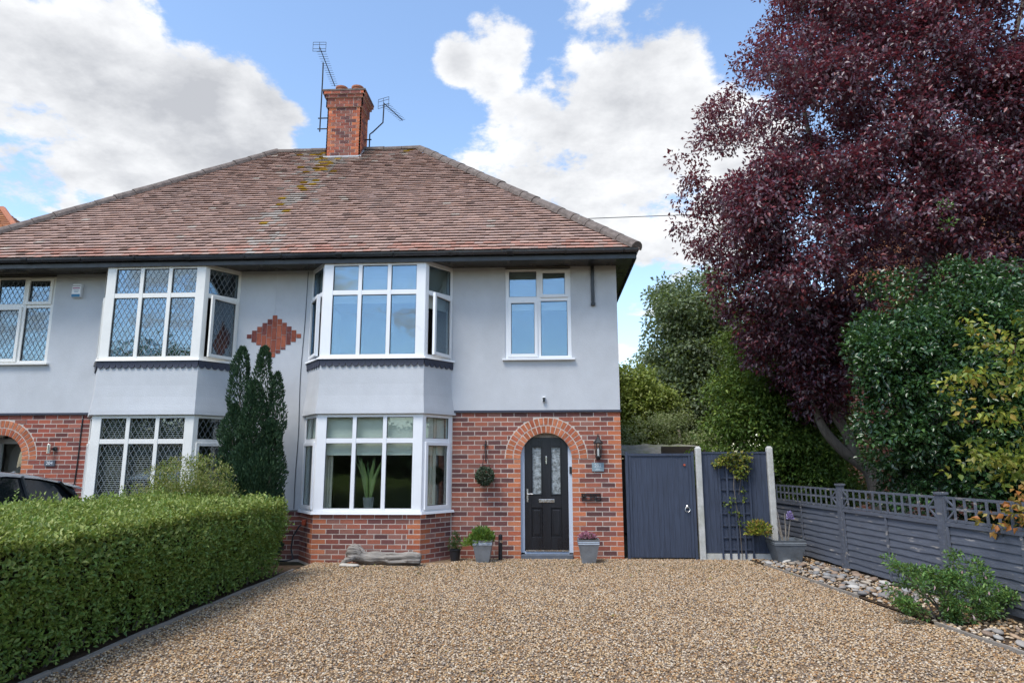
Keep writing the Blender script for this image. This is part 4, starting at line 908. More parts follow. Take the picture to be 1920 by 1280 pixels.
MB().tube([(2.40, -.02, 1.60), (2.40, .01, 1.60)], .018, 10).build('bolt', 'red', gt)
def conc(label, x, y=0.0, h=1.90):
    t = thing('concrete_post', label, 'post', (x, y, 0), 'concrete fence posts'); MB().box(x-.05, x+.05, y-.05, y+.05, -.05, h-.02).build('shaft', 'concrete', t, bevel=.012)
    mb = MB(); mb.add([(x-.05, y-.05, h-.02), (x+.05, y-.05, h-.02), (x+.05, y+.05, h-.02), (x-.05, y+.05, h-.02), (x-.025, y-.02, h+.02), (x+.025, y-.02, h+.02), (x+.025, y+.02, h+.02), (x-.025, y+.02, h+.02)], [(0, 1, 5, 4), (1, 2, 6, 5), (2, 3, 7, 6), (3, 0, 4, 7), (4, 5, 6, 7)]).build('weathered_top', 'concrete', t)
conc('pale concrete post between the gate and the trellised fence panel', 2.645); conc('pale concrete post at the end of the trellised fence panel beside the planter', 3.875)
fp = thing('boarded_fence', 'blue-grey boarded fence panel between the two concrete posts', 'fence', (3.26, .02, 0)); px0, px1 = 2.70, 3.82; nb = 11
for k in range(nb): MB().box(px0+(px1-px0)*k/nb+.0015, px0+(px1-px0)*(k+1)/nb-.0015, .012+random.uniform(-.003, .003), .03, .115, 1.79).build('board', 'gate', fp)
MB().box(px0, px1, 0, .045, 1.792, 1.825).build('capping', 'gate', fp); MB().box(px0, px1, -.012, .035, -.04, .11).build('gravel_board', 'concrete', fp)
tl = thing('trellis', 'dark blue-grey trellis fixed on the fence panel between the concrete posts', 'trellis', (3.24, -.02, 0))
for k in range(5): x = 2.985+k*.128; MB().box(x-.016, x+.016, -.034, -.018, .03, 1.66).build('upright', 'gate', tl)
for k in range(8): z = .18+k*.2; MB().box(2.965, 3.515, -.017, -.001, z-.014, z+.014).build('crossbar', 'gate', tl)
def lap_panel(ya, yb, label):
    xa, xb = fx(ya), fx(yb); t = thing('lap_fence_panel', label, 'fence', (xa, ya, 0), 'weathered grey fence panels with trellis tops'); A, Bp_ = V(xa, ya, 0), V(xb, yb, 0); U = Bp_-A; L = np.linalg.norm(U); U /= L; N = V(U[1], -U[0], 0)
    if N[0] > 0: N = -N
    nbd = 9; h = .085
    for k in range(nbd):
        z = .05+k*.092; n_ = 10; vs = []
        wav = [random.uniform(-.006, .008) for _ in range(n_+1)]
        for i in range(n_+1):
            p = A+U*(.03+(L-.06)*i/n_); vs += [p+N*.022+V(0, 0, z+wav[i]), p+N*.006+V(0, 0, z+.115), p+N*.010+V(0, 0, z+wav[i]), p-N*.006+V(0, 0, z+.115)]
        fs = []
        for i in range(n_): a, b = i*4, i*4+4; fs += [(a, b, b+1, a+1), (a+2, a+3, b+3, b+2), (a, a+2, b+2, b)]
        MB().add(vs, fs).build('board', 'fence', t)
    for f in (.0, .5, 1.0):
        p = A+U*(.03+(L-.06)*f); MB().obox(p-U*.02+N*.023+V(0, 0, .04), U*.04, N*.016, V(0, 0, .86)).build('batten', 'fence', t)
    MB().obox(A+U*.012+N*.02+V(0, 0, .885), U*(L-.024), N*.022, V(0, 0, .05)).build('rail', 'fence', t)
    b = lambda p, q, w, dn=0: MB().bar(p+N*(.022+dn), q+N*(.022+dn), w, .016, up=N).build('trellis_bar', 'fence', t)
    for z in (.955, 1.09, 1.215): b(A+U*.02+V(0, 0, z), A+U*(L-.02)+V(0, 0, z), .03)
    cnt = max(5, round(L/.185))
    for k in range(cnt+1): q = A+U*(.03+(L-.06)*k/cnt); b(q+V(0, 0, .94), q+V(0, 0, 1.225), .028, .016)
    w_ = (L-.06)/cnt
    for e, sg in ((.03, 1), (L-.03, -1)):
        for z0, z1 in ((1.09, 1.215), (1.09, .955)): b(A+U*(e+sg*w_)+V(0, 0, z0), A+U*(e+sg*.01)+V(0, 0, z1), .022, .002)
def wpost(y, label, h=1.28):
    x = fx(y); t = thing('fence_post', label, 'post', (x, y, 0), 'grey wooden fence posts'); MB().box(x-.06, x+.03, y-.045, y+.045, -.05, h).build('shaft', 'fence', t); MB().box(x-.075, x+.045, y-.06, y+.06, h+.001, h+.03).build('cap', 'fence', t)
FY = [1.75, -1.05, -3.48, -5.95, -8.4]
names = ['grey lap-board fence panel with trellis top running back behind the planter', 'grey lap-board fence panel with trellis top beside the beach pebbles', 'grey lap-board fence panel with trellis top behind the low green shrub', 'grey lap-board fence panel with trellis top beyond the low green shrub']
for i in range(4): lap_panel(FY[i]-.05, FY[i+1]+.05, names[i])
wpost(-1.05, 'grey fence post with flat cap beside the beach pebbles'); wpost(-3.48, 'grey fence post half hidden by holly behind the low green shrub', 1.25); wpost(-5.95, 'grey fence post beyond the low green shrub')

# beach pebbles between the edging and the fence
CM = [stone_mesh('pebble', 60+i, M['cobble'], 2) for i in range(6)]
PCOL = [(.34, .31, .28), (.25, .25, .25), (.42, .36, .29), (.19, .18, .175), (.36, .25, .16), (.44, .42, .39), (.29, .21, .155), (.24, .215, .19)]
placed = []
def pebble(x, y, sz, z):
    o = bpy.data.objects.new('pebble', random.choice(CM)); COL.objects.link(o); o.location = (x, y, z); k = random.uniform(.85, 1.2); o.scale = (sz*k, sz/k, sz*.8); o.rotation_euler = (random.uniform(-.3, .3), random.uniform(-.3, .3), random.uniform(0, 6.28)); o.color = (*np.array(random.choice(PCOL))*random.uniform(.75, 1.15), 1)
    meta(o, 'rounded beach pebble in the strip beside the grey fence', 'pebble', 'beach pebbles beside the fence')
tries = 0
while len(placed) < 230 and tries < 9000:
    tries += 1; y = random.uniform(-3.75, -.35) if random.random() < .9 else random.uniform(-6.6, -4.9); lo, hi = edgeR(y)+.06, fx(y)-.08
    x = random.uniform(lo, hi); sz = random.choice([.06, .08, .10, .13]) * random.uniform(.85, 1.15)
    if all((x-a)**2+(y-b)**2 > (.40*(sz+c))**2 for a, b, c in placed): placed.append((x, y, sz)); pebble(x, y, sz, .02+sz*.2)
pc = bpy.data.collections.new('pebble_shapes')
pm_ = gravel_mat(); pm_.name = 'small_pebbles'
for i in range(4): pc.objects.link(bpy.data.objects.new('pebble_shape', stone_mesh('pebble_shape', 80+i, pm_)))
n = 2600; yy = rng.uniform(-6.8, .9, n); lo = 3.49+(-.77-yy)*.112+.05; xx = lo+rng.random(n)*(4.45-yy*.08-lo)
meta(scatter('small_pebbles', np.c_[xx, yy, .022+rng.random(n)*.008], pc, .025, .055, 11), 'small stones filling between the beach pebbles', 'stones')

# ---------------------------------------------------------------- vegetation
def box_shell(n, x0, x1, y0, y1, z0, z1, amp=.05):
    """points on the top, two long sides and far end of a clipped hedge, with an uneven surface"""
    Lx, Ly, Lz = x1-x0, y1-y0, z1-z0; ar = np.array([Lx*Ly, Ly*Lz, Ly*Lz*.25, Lx*Lz]); k = rng.choice(4, n, p=ar/ar.sum()); a, b = rng.random(n), rng.random(n)
    P = np.zeros((n, 3)); N = np.zeros((n, 3))
    for i, (f, nn) in enumerate(((lambda a, b: (x0+Lx*a, y0+Ly*b, z1+0*a), (0, 0, 1)), (lambda a, b: (x1+0*a, y0+Ly*a, z0+Lz*b), (1, 0, 0)), (lambda a, b: (x0+0*a, y0+Ly*a, z0+Lz*b), (-1, 0, 0)), (lambda a, b: (x0+Lx*a, y1+0*a, z0+Lz*b), (0, 1, 0)))):
        s_ = k == i; P[s_] = np.stack(f(a[s_], b[s_]), 1); N[s_] = nn
    return P, N
hd = thing('hedge', 'clipped green privet hedge running along the left edge of the gravel', 'hedge', (-4.8, -5.5, 0))
n = 105000; P, N = box_shell(n, -5.75, -4.02, -9.6, -2.12, .06, 1.06)
rise = np.clip((-4.0-P[:, 0])/1.75, 0, 1)*.10*(P[:, 2] > .8)
bump_ = .075*hash3(P, 2.2)+.05*hash3(P+9, 6.0)+.03*hash3(P+4, 13.0)
rx_ = np.clip(np.minimum(1.06-P[:, 2], 9)+0, 0, 1); soft = .16*np.exp(-rx_/.13)*(N[:, 0] != 0)
P = P+N*(bump_-soft+rng.normal(size=n)*.035)[:, None]+V(0, 0, 1)*rise[:, None]; P[:, 0] += .17*P[:, 2]*(P[:, 0] > -4.6)
hole = (hash3(P, 4.3) < -.52) & (rng.random(len(P)) < .75)
under = hole | (P[:, 2] < .22) & (rng.random(n) < .45); P = P[~under]; N = N[~under]; n = len(P)
D = N*.5+rng.normal(size=(n, 3))*.8+V(0, 0, .35); top_mix = np.clip((P[:, 2]-.75)/.35, 0, 1)[:, None]  # share of paler, yellower leaves rises towards the top of the hedge
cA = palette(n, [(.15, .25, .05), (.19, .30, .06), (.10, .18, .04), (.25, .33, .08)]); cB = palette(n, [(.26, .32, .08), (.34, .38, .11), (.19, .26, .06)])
leafmesh('foliage', 'leaf', P, D, .046, np.where(rng.random((n, 1)) < top_mix*.8, cB, cA), hd, .5, nrm=N+V(0, 0, .6))
# shoots standing up from the top
ns = 150; sx, sy = rng.uniform(-5.7, -4.1, ns), rng.uniform(-7.5, -2.4, ns); Pl = []; Dl = []
for x, y in zip(sx, sy):
    hh = random.uniform(.06, .20) if x < -4.9 else random.uniform(.03, .09); z0 = 1.06+np.clip((-4.0-x)/1.75, 0, 1)*.10; lean = rng.normal(size=2)*.25
    for k in range(14): f = k/13; Pl.append((x+lean[0]*hh*f, y+lean[1]*hh*f, z0+hh*f)); a = k*2.4; Dl.append((math.cos(a), math.sin(a), .7))
leafmesh('shoot', 'leaf', np.array(Pl), np.array(Dl), .036, palette(len(Pl), [(.22, .30, .06), (.17, .25, .05)]), hd, .45)
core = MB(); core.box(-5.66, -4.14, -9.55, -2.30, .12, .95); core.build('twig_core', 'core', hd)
m = MB()
for k in range(26): y = -2.5-k*.27; x = -4.12+random.uniform(-.05, .05); m.tube([(x, y, 0), (x+random.uniform(-.08, .08), y+random.uniform(-.1, .1), .2), (x+random.uniform(-.1, .02), y+random.uniform(-.2, .2), .5)], [.016, .012, .006], 5)
m.build('stem', 'bark', hd)
# columnar yew between the bays
yw = thing('columnar_yew', 'dark green columnar yew in upright spires against the pale pier', 'yew', (-4.96, -.85, 0)); Pl = []; Dl = []
spires = [(455, 652, 19, -.80), (497, 652, 20, -.85), (478, 715, 22, -.95), (521, 700, 14, -.80), (440, 760, 20, -.90), (510, 790, 20, -.95), (462, 830, 26, -1.0), (432, 812, 10, -.85), (490, 850, 26, -1.02)]
sm_ = MB()
for px, py, wpx, y in spires:
    top = onY(px, py, y); bx_ = onY(480+(px-480)*.9, 940, y)[0]; ht = top[2]; w_ = wpx/1270*11.6*1.35; nn = int(1500*ht*w_/.18)
    f = rng.random(nn); z = .15+(ht-.15)*f; prof = np.minimum(1, (1-f)*5)**.6*(.85+.15*np.sin(z*9+px))*(.6+.4*np.minimum(1, f*6+.3)); a = rng.uniform(0, 2*math.pi, nn); r = w_*prof*np.sqrt(rng.uniform(.45, 1.0, nn))*(1+.18*np.sin(a*3+z*5))
    xx = bx_+(top[0]-bx_)*np.minimum(1, f*1.3)+r*np.cos(a); Pl.append(np.c_[xx, y+r*np.sin(a)*.9, z]); Dl.append(np.c_[np.cos(a)*.55, np.sin(a)*.55, np.full(nn, 1.0)]+rng.normal(size=(nn, 3))*.28)
    sm_.tube([(bx_, y, 0), (bx_, y, .5), (top[0], y, ht*.8)], [.03, .025, .008], 6)
Pl, Dl = np.concatenate(Pl), np.concatenate(Dl); leafmesh('foliage', 'leaf_yew', Pl, Dl, .062, palette(len(Pl), [(.030, .066, .032), (.044, .088, .042), (.062, .11, .052), (.022, .05, .026)]), yw, .34); sm_.build('trunk', 'bark', yw)
# yellow-green shrub behind the hedge
sh = thing('golden_shrub', 'feathery yellow-green shrub rising behind the hedge under the leaded bay', 'shrub', (-6.2, -1.9, 0))
poly = [(232, 945), (262, 905), (300, 880), (330, 862), (372, 856), (405, 868), (432, 880), (452, 930), (440, 960), (300, 975)]
C = clump_centres(poly, -1.9, .5, 170, gap=-.9); C = C[C[:, 2] > .2]
crown('foliage', 'leaf', C, 60, .16, .045, [(.24, .26, .07), (.17, .22, .05), (.30, .28, .10), (.12, .17, .04)], None, sh, .35, droop=-.5)
C2 = clump_centres([(240, 930), (440, 930), (440, 1060), (240, 1060)], -1.9, .5, 70, gap=-1); C2 = C2[C2[:, 2] > .1]
crown('foliage', 'leaf', C2, 50, .2, .05, [(.10, .14, .03), (.14, .17, .04)], None, sh, .4); m = MB()
for k in range(8): a = k*.8; m.tube([(-6.2+.05*math.cos(a), -1.9+.05*math.sin(a), 0), (-6.2+.4*math.cos(a), -1.9+.3*math.sin(a), 1.2)], [.015, .005], 5)
m.build('stem', 'bark', sh)
# fuchsia on the right, in front of the fence
fu = thing('fuchsia_bush', 'low green shrub with small pale flowers in front of the grey fence', 'shrub', (4.2, -4.45, 0))
poly = [(1668, 1080), (1680, 1050), (1705, 1045), (1740, 1058), (1790, 1040), (1815, 1030), (1850, 1048), (1862, 1075), (1895, 1110), (1868, 1135), (1850, 1165), (1800, 1178), (1750, 1165), (1700, 1145), (1672, 1120)]
C = clump_centres(poly, -4.5, .36, 120, gap=-.35, gapk=5.0, edge_lo=.6, rag=13); C = C[C[:, 2] > .04]
crown('foliage', 'leaf', C, 60, .085, .042, [(.075, .17, .045), (.115, .23, .06), (.055, .125, .04), (.17, .28, .07)], None, fu, .45, droop=-.3)
nn = 45; ii = rng.choice(len(C), nn); leafmesh('flower', 'flower', C[ii]+rng.normal(size=(nn, 3))*.07, np.tile(V(0, 0, -1.), (nn, 1))+rng.normal(size=(nn, 3))*.2, .05, palette(nn, [(.62, .50, .50), (.60, .38, .40)]), fu, .4); m = MB()
for k in range(14):
    c = C[rng.integers(len(C))]; m.tube([(4.15+random.uniform(-.1, .1), -4.45+random.uniform(-.1, .1), 0), (4.15+(c[0]-4.15)*.5, -4.45+(c[1]+4.45)*.5, c[2]*.6), tuple(c)], [.010, .007, .004], 5)
m.build('stem', 'bark', fu)
# climber on the trellis
cl = thing('climbing_plant', 'yellow-green climbing plant trailing over the trellis top', 'climber', (3.25, -.05, .02))
Cc = np.array([onY(x, y, -.06) for x, y in [(1352, 862), (1362, 856), (1375, 852), (1388, 856), (1398, 862), (1390, 872), (1380, 878), (1385, 890), (1368, 866), (1345, 868), (1400, 853), (1395, 880), (1372, 938), (1368, 944), (1393, 935), (1394, 918), (1373, 962), (1385, 965), (1388, 980), (1398, 896), (1360, 945)]])
crown('foliage', 'leaf', np.concatenate([Cc[:12], Cc[:12]]), 26, .10, .055, [(.22, .24, .03), (.13, .18, .03), (.28, .24, .05), (.08, .12, .03)], None, cl, .7); crown('foliage', 'leaf', Cc[12:], 9, .05, .05, [(.20, .24, .03), (.11, .17, .03)], None, cl, .7)
MB().tube([(3.3, -.04, .02), (3.28, -.045, .6), (3.22, -.045, 1.2), (3.25, -.05, 1.7)], .006, 5).tube([(3.3, -.045, 1.1), (3.36, -.045, 1.4), (3.3, -.05, 1.72)], .004, 5).build('stem', 'bark', cl)

def limbs(parent, paths, name='trunk', m='bark'):
    mb = MB()
    for pts, r0, r1 in paths:
        n_ = len(pts); P = []
        for i in range(n_-1):
            a, b, c_, d_ = (np.asarray(pts[max(i-1, 0)]), np.asarray(pts[i]), np.asarray(pts[i+1]), np.asarray(pts[min(i+2, n_-1)]))
            for k in range(5): f = k/5; P.append(.5*(2*b+(c_-a)*f+(2*a-5*b+4*c_-d_)*f*f+(3*b-a-3*c_+d_)*f**3))
        P.append(np.asarray(pts[-1])); R = [r0+(r1-r0)*i/(len(P)-1) for i in range(len(P))]; mb.tube(P, R, 9)
    return mb.build(name, m, parent, smooth=True)
# purple-leaved tree beyond the fence
pt = thing('purple_plum_tree', 'large purple-leaved tree leaning over the fence beside the house', 'tree', (6.1, .9, 0)); Y0 = 1.0
q = lambda x, y, v=Y0: onY(x, y, v)
limbs(pt, [([V(6.15, .9, 0), q(1644, 925), q(1632, 885), q(1606, 863), q(1578, 842), q(1546, 806), q(1530, 765), q(1505, 660, .6), q(1450, 500, .2), q(1390, 380, 0)], .16, .025),
           ([q(1606, 863), q(1587, 812), q(1556, 745), q(1575, 620), q(1560, 450), q(1510, 220, .6), q(1480, 60, .4)], .11, .03),
           ([V(6.5, 1.2, 0), q(1690, 860, 1.6), q(1720, 600, 1.8), q(1758, 400, 1.6), q(1762, 320, 1.4), q(1735, 220, 1.2), q(1718, 40, 1.2), q(1700, -200, 1.4)], .17, .05),
           ([q(1758, 400, 1.6), q(1850, 230, 2.2), q(1905, 60, 2.4), q(1960, -200, 2.4)], .09, .03), ([q(1735, 220, 1.2), q(1650, 110, .4), q(1540, 60, .2)], .05, .02), ([q(1762, 320, 1.4), q(1640, 200, 0), q(1420, 190, -.4)], .04, .012), ([q(1575, 620), q(1480, 560, 0), q(1340, 420, -.2)], .04, .012), ([q(1758, 400, 1.6), q(1900, 380, .4), q(2080, 300, 0)], .06, .02)])
poly = [(1452, -80), (1435, 40), (1395, 120), (1322, 185), (1306, 245), (1272, 290), (1288, 335), (1264, 432), (1300, 470), (1345, 490), (1340, 560), (1405, 640), (1440, 650), (1470, 700), (1496, 760), (1545, 790), (1585, 770), (1612, 700), (1600, 610), (1650, 580), (1740, 570), (1850, 600), (2000, 620), (2250, 500), (2350, 100), (2200, -350), (1900, -480), (1600, -380)]
poly = [(x+30 if x < 1500 else x, y) for x, y in poly]
C = cluster(clump_centres(poly, Y0+.4, 2.6, 390, gap=-.80, gapk=1.5, edge_lo=.30, rag=16), 14, .62)
C = np.concatenate([C, cluster(clump_centres([(1380, 560), (1600, 560), (1625, 690), (1600, 770), (1545, 800), (1480, 745), (1420, 660)], Y0-.1, .8, 34, gap=-.8, edge_lo=.5), 12, .42)])
crown('crown', 'leaf_purple', C, 58, .31, .090, [(.125, .055, .078), (.095, .048, .070), (.16, .052, .068), (.075, .044, .062), (.23, .045, .05), (.19, .14, .165)], [3, 3, 2, 2, 1.3, 2.6], pt, .55, droop=.35, flat=.65)
# stray outer sprays that break the outline
edge = clump_centres([(1440, -40), (1425, 60), (1380, 130), (1305, 180), (1290, 245), (1258, 285), (1272, 335), (1252, 432), (1290, 480), (1330, 500), (1325, 560), (1390, 640), (1420, 560), (1360, 480), (1340, 320), (1400, 200), (1480, 90), (1500, -40)], Y0, 1.0, 120, gap=-.2, gapk=2.5)
crown('spray', 'leaf_purple', edge, 30, .26, .088, [(.11, .024, .034), (.13, .030, .034), (.05, .018, .028)], None, pt, .5, droop=.4, kind='stuff')
# dark holly behind the fence
ho = thing('holly_tree', 'dense dark glossy holly growing over the grey fence', 'tree', (5.9, -1.6, 0))
poly = [(1592, 690), (1600, 620), (1650, 590), (1670, 540), (1735, 545), (1770, 500), (1850, 520), (1930, 500), (2060, 520), (2100, 900), (1960, 1000), (1800, 985), (1720, 960), (1650, 930), (1625, 880), (1640, 820), (1605, 760)]
C = cluster(clump_centres(poly, -1.6, .95, 190, gap=-.55, gapk=2.6, shell=.7, edge_lo=.25, rag=20), 9, .34); C = C[(C[:, 0] > 4.9) | ((C[:, 0] > 4.55) & (C[:, 2] > 1.18))]
crown('crown', 'leaf_gloss', C, 52, .20, .075, [(.030, .076, .026), (.044, .102, .032), (.022, .056, .022), (.08, .155, .04)], [3, 3, 2, 1], ho, .6, droop=.1)
limbs(ho, [([V(5.9, -1.5, 0), V(5.95, -1.5, 1.5), V(6.0, -1.6, 3.2)], .11, .04), ([V(6.3, -1.8, 0), V(6.5, -1.9, 2.8)], .08, .03)])
# new shoots of the holly
C = np.array([q(x, y, -2.1) for x, y in [(1600, 640), (1650, 596), (1675, 560), (1770, 385), (1778, 420), (1620, 700), (1690, 640), (1760, 520), (1800, 560), (1640, 660)]]); crown('shoot', 'leaf_gloss', C, 26, .13, .06, [(.10, .19, .03), (.07, .14, .03)], None, ho, .5, droop=-.6, kind='stuff')
# beech with yellowing sprays at the right
be = thing('yellowing_beech', 'beech with yellow and rust sprays reaching over the fence', 'tree', (6.1, -4.0, 0))
limbs(be, [([V(6.3, -3.9, 0), V(6.35, -3.9, 1.6), V(6.4, -3.8, 3.6)], .10, .03)]+[([V(6.35, -3.9, 1.0+.4*k), V(5.9, -4.1, 1.3+.42*k), V(5.35-.05*k, -4.3, 1.35+.40*k)], .025, .006) for k in range(2)])
def spray(poly, yc, th, n_, per, rad, cols, nm='crown'):
    C = clump_centres(poly, yc, th, n_, gap=-.6, gapk=2.0); return crown(nm, 'leaf', C[C[:, 0] > 4.75], per, rad, .082, cols, None, be, .6, droop=.5, flat=.28)
spray([(1690, 775), (1760, 700), (1735, 670), (1790, 650), (1800, 600), (1870, 590), (1960, 560), (2050, 700), (1960, 830), (1830, 860), (1780, 810)], -3.9, .45, 60, 13, .20, [(.24, .27, .03), (.17, .23, .03), (.30, .30, .04), (.10, .16, .025), (.32, .22, .04)])
spray([(1740, 850), (1800, 830), (1960, 820), (1980, 900), (1860, 905), (1780, 890)], -3.9, .4, 40, 14, .18, [(.20, .24, .03), (.26, .24, .04), (.10, .15, .025)])
spray([(1850, 960), (1880, 915), (1990, 890), (2050, 1020), (1920, 1010), (1860, 990)], -4.5, .3, 36, 13, .15, [(.32, .17, .04), (.26, .20, .04), (.34, .12, .03)])
spray([(1860, 640), (1930, 560), (2080, 480), (2150, 900), (1950, 900)], -3.4, .6, 60, 18, .24, [(.08, .13, .025), (.12, .18, .03), (.05, .09, .02)])
# hornbeam hedge-tree behind the gate end of the fence
def leafy(name, label, cat, base, poly, yc, th, n_, per, rad, size, cols, wts, m='leaf', tr=None, gap=-.6, width=.6, droop=.3):
    t = thing(name, label, cat, base); C = cluster(clump_centres(poly, yc, th, max(24, n_//7), gap=gap), 9, rad*1.6); C = C[C[:, 2] > .15]
    crown('crown', m, C, per, rad, size, cols, wts, t, width, droop=droop); limbs(t, tr or [([V(*base), V(base[0]+.1, base[1], C[:, 2].max()*.5), V(base[0], base[1]+.1, C[:, 2].max()*.85)], .10, .03)]); return t
leafy('hornbeam', 'mid-green hornbeam with layered leaves behind the concrete posts', 'tree', (5.1, 2.6, 0), [(1330, 720), (1390, 680), (1440, 640), (1500, 650), (1560, 690), (1590, 780), (1620, 860), (1600, 1000), (1480, 1000), (1360, 940), (1320, 880), (1335, 800)], 2.7, 1.0, 950, 50, .28, .08, [(.105, .185, .035), (.145, .235, .045), (.075, .14, .03), (.24, .32, .06)], [3, 3, 2, 1])
leafy('hornbeam_shoot_bush', 'lighter green hornbeam branches under the purple tree', 'tree', (4.6, 4.4, 0), [(1380, 600), (1420, 560), (1470, 590), (1460, 680), (1400, 720), (1350, 700)], 3.8, .7, 90, 40, .28, .08, [(.10, .17, .03), (.15, .22, .04), (.06, .11, .025)], None)
leafy('grey_green_tree', 'tall grey-green evergreen tree standing behind the garden gate', 'tree', (6.0, 12.0, 0), [(1213, 640), (1218, 585), (1250, 545), (1285, 525), (1325, 528), (1370, 545), (1420, 620), (1420, 800), (1380, 860), (1250, 850), (1215, 780), (1228, 700)], 12.0, 1.9, 1000, 52, .45, .14, [(.12, .165, .085), (.155, .20, .11), (.085, .125, .06), (.21, .25, .15)], [3, 3, 2, 1], gap=-.5)
leafy('yellow_green_tree', 'bright yellow-green tree just past the house corner', 'tree', (3.5, 9.0, 0), [(1150, 672), (1172, 666), (1205, 678), (1236, 700), (1245, 760), (1238, 840), (1150, 850), (1100, 760)], 9.0, 1.0, 420, 50, .34, .11, [(.23, .29, .055), (.30, .35, .08), (.16, .22, .045)], None, gap=-.7)
leafy('pale_bush', 'pale green leafy bush above the mossy shed roof', 'bush', (3.6, 6.6, 0), [(1160, 830), (1180, 800), (1240, 775), (1300, 785), (1345, 815), (1350, 860), (1160, 870)], 6.6, .7, 170, 46, .22, .06, [(.25, .30, .14), (.18, .24, .08), (.33, .36, .20)], None, gap=-.9)
# garden shed with mossy roof
sz0 = onY(1165, 846, 4.5); t = thing('garden_shed', 'low garden shed with mossy felt roof behind the gate', 'shed', (2.9, 5.4, 0))
MB().box(1.7, 4.2, 4.6, 6.2, 0, 1.74).build('wall', 'darkwood', t)
mb = MB(); za = 1.80; vs = []; nx = 14
for j, (y, z) in enumerate(((4.35, za), (5.0, za+.26), (5.4, za+.30), (6.4, za-.02))):
    for i in range(nx+1): x = 1.55+2.75*i/nx; vs.append((x, y, z+random.uniform(-.025, .025)-.10*max(0, (x-3.3))))
mb.add(vs, [(j*(nx+1)+i, j*(nx+1)+i+1, (j+1)*(nx+1)+i+1, (j+1)*(nx+1)+i) for j in range(3) for i in range(nx)]).build('roof', 'felt', t, smooth=True)
fb = onY(1240, 846, 4.2); MB().box(fb[0], fb[0]+1.1, 4.18, 4.24, 1.76, 2.02).build('fascia_board', 'darkwood', t)

# ---------------------------------------------------------------- neighbouring houses, wire
def neighbour(label, x0, x1, y0, y1, ze, zr, hip, wallm, tcs):
    t = thing('neighbouring_house', label, 'house', ((x0+x1)/2, (y0+y1)/2, 0)); MB().box(x0, x1, y0, y1, -.05, ze).build('wall', wallm, t); o = .3; ym_ = (y0+y1)/2
    A = [(x0-o, y0-o, ze), (x1+o, y0-o, ze), (x1+o, y1+o, ze), (x0-o, y1+o, ze), (x0-o+hip, ym_, zr), (x1+o-hip, ym_, zr)]
    rf = MB().add(A, [(0, 1, 5, 4), (1, 2, 5), (2, 3, 4, 5), (3, 0, 4), (3, 2, 1, 0)]).build('roof', 'tile_plain', t); tm = MB()
    for (a, b, c_, d_) in ((0, 1, 5, 4), (1, 2, 5, 5), (3, 0, 4, 4)):
        a, b, c_, d_ = [V(*A[k]) for k in (a, b, c_, d_)]; nr_ = np.cross(b-a, d_-a); nr_ /= np.linalg.norm(nr_); L = np.linalg.norm((d_+c_-a-b)/2); nc = int(L/.11)
        for k in range(nc):
            f0, f1 = k/nc, min(1, (k+1.2)/nc); p0, p1 = a+(d_-a)*f0, b+(c_-b)*f0; r0, r1 = a+(d_-a)*f1, b+(c_-b)*f1; nn = max(1, int(np.linalg.norm(p1-p0)/.34))
            for i in range(nn):
                g0, g1 = i/nn, (i+.97)/nn; cc = np.array(random.choice(tcs))*random.uniform(.8, 1.2); w0, w1 = p0+(p1-p0)*g0, p0+(p1-p0)*g1; v0, v1 = r0+(r1-r0)*g0, r0+(r1-r0)*g1
                tm.add([w0+nr_*.004, w1+nr_*.004, w0+nr_*.032, w1+nr_*.032, v0+nr_*.006, v1+nr_*.006], [(0, 1, 3, 2), (2, 3, 5, 4)], tuple(cc))
    tm.build('roof_tile', 'tile', rf, kind='stuff')
    hb = MB()
    for a, b in ((0, 4), (1, 5), (4, 5)): hb.tube([V(*A[a])+V(0, 0, .03), V(*A[b])+V(0, 0, .03)], .09, 8)
    hb.build('hip_tile', 'pot_clay', rf)
    for wx in (x0+1.2, x0+4.2):
        f = MB().box(wx, wx+1.3, y0-.04, y0-.001, 3.2, 4.5).build('window', 'upvc', t); MB().box(wx+.08, wx+1.22, y0-.05, y0-.041, 3.28, 4.42).build('pane', 'glass', f)
    return t
oc = [(.36, .15, .07), (.30, .13, .07), (.40, .19, .09), (.24, .12, .08)]
neighbour('orange-tiled house beyond the neighbouring roof hip', -22.4, -13.25, 5.3, 10.3, 6.0, 9.75, 4.6, 'render_warm', oc)
neighbour('red brick house with orange tiled roof seen through the purple tree', 8.6, 17.5, 5.2, 13.6, 5.2, 10.6, 4.3, 'brickwall', oc)
wz = onY(1075, 411, 9.0); wz2 = onY(1260, 404, 9.0); k = (wz2[2]-wz[2])/(wz2[0]-wz[0])
meta(MB().tube([(x, 9.0, wz[2]+k*(x-wz[0])) for x in (-24, -10, wz[0], wz2[0], 13)], .013, 5).build('overhead_wire', 'black'), 'thin black overhead wire crossing the sky behind the roof', 'wire')

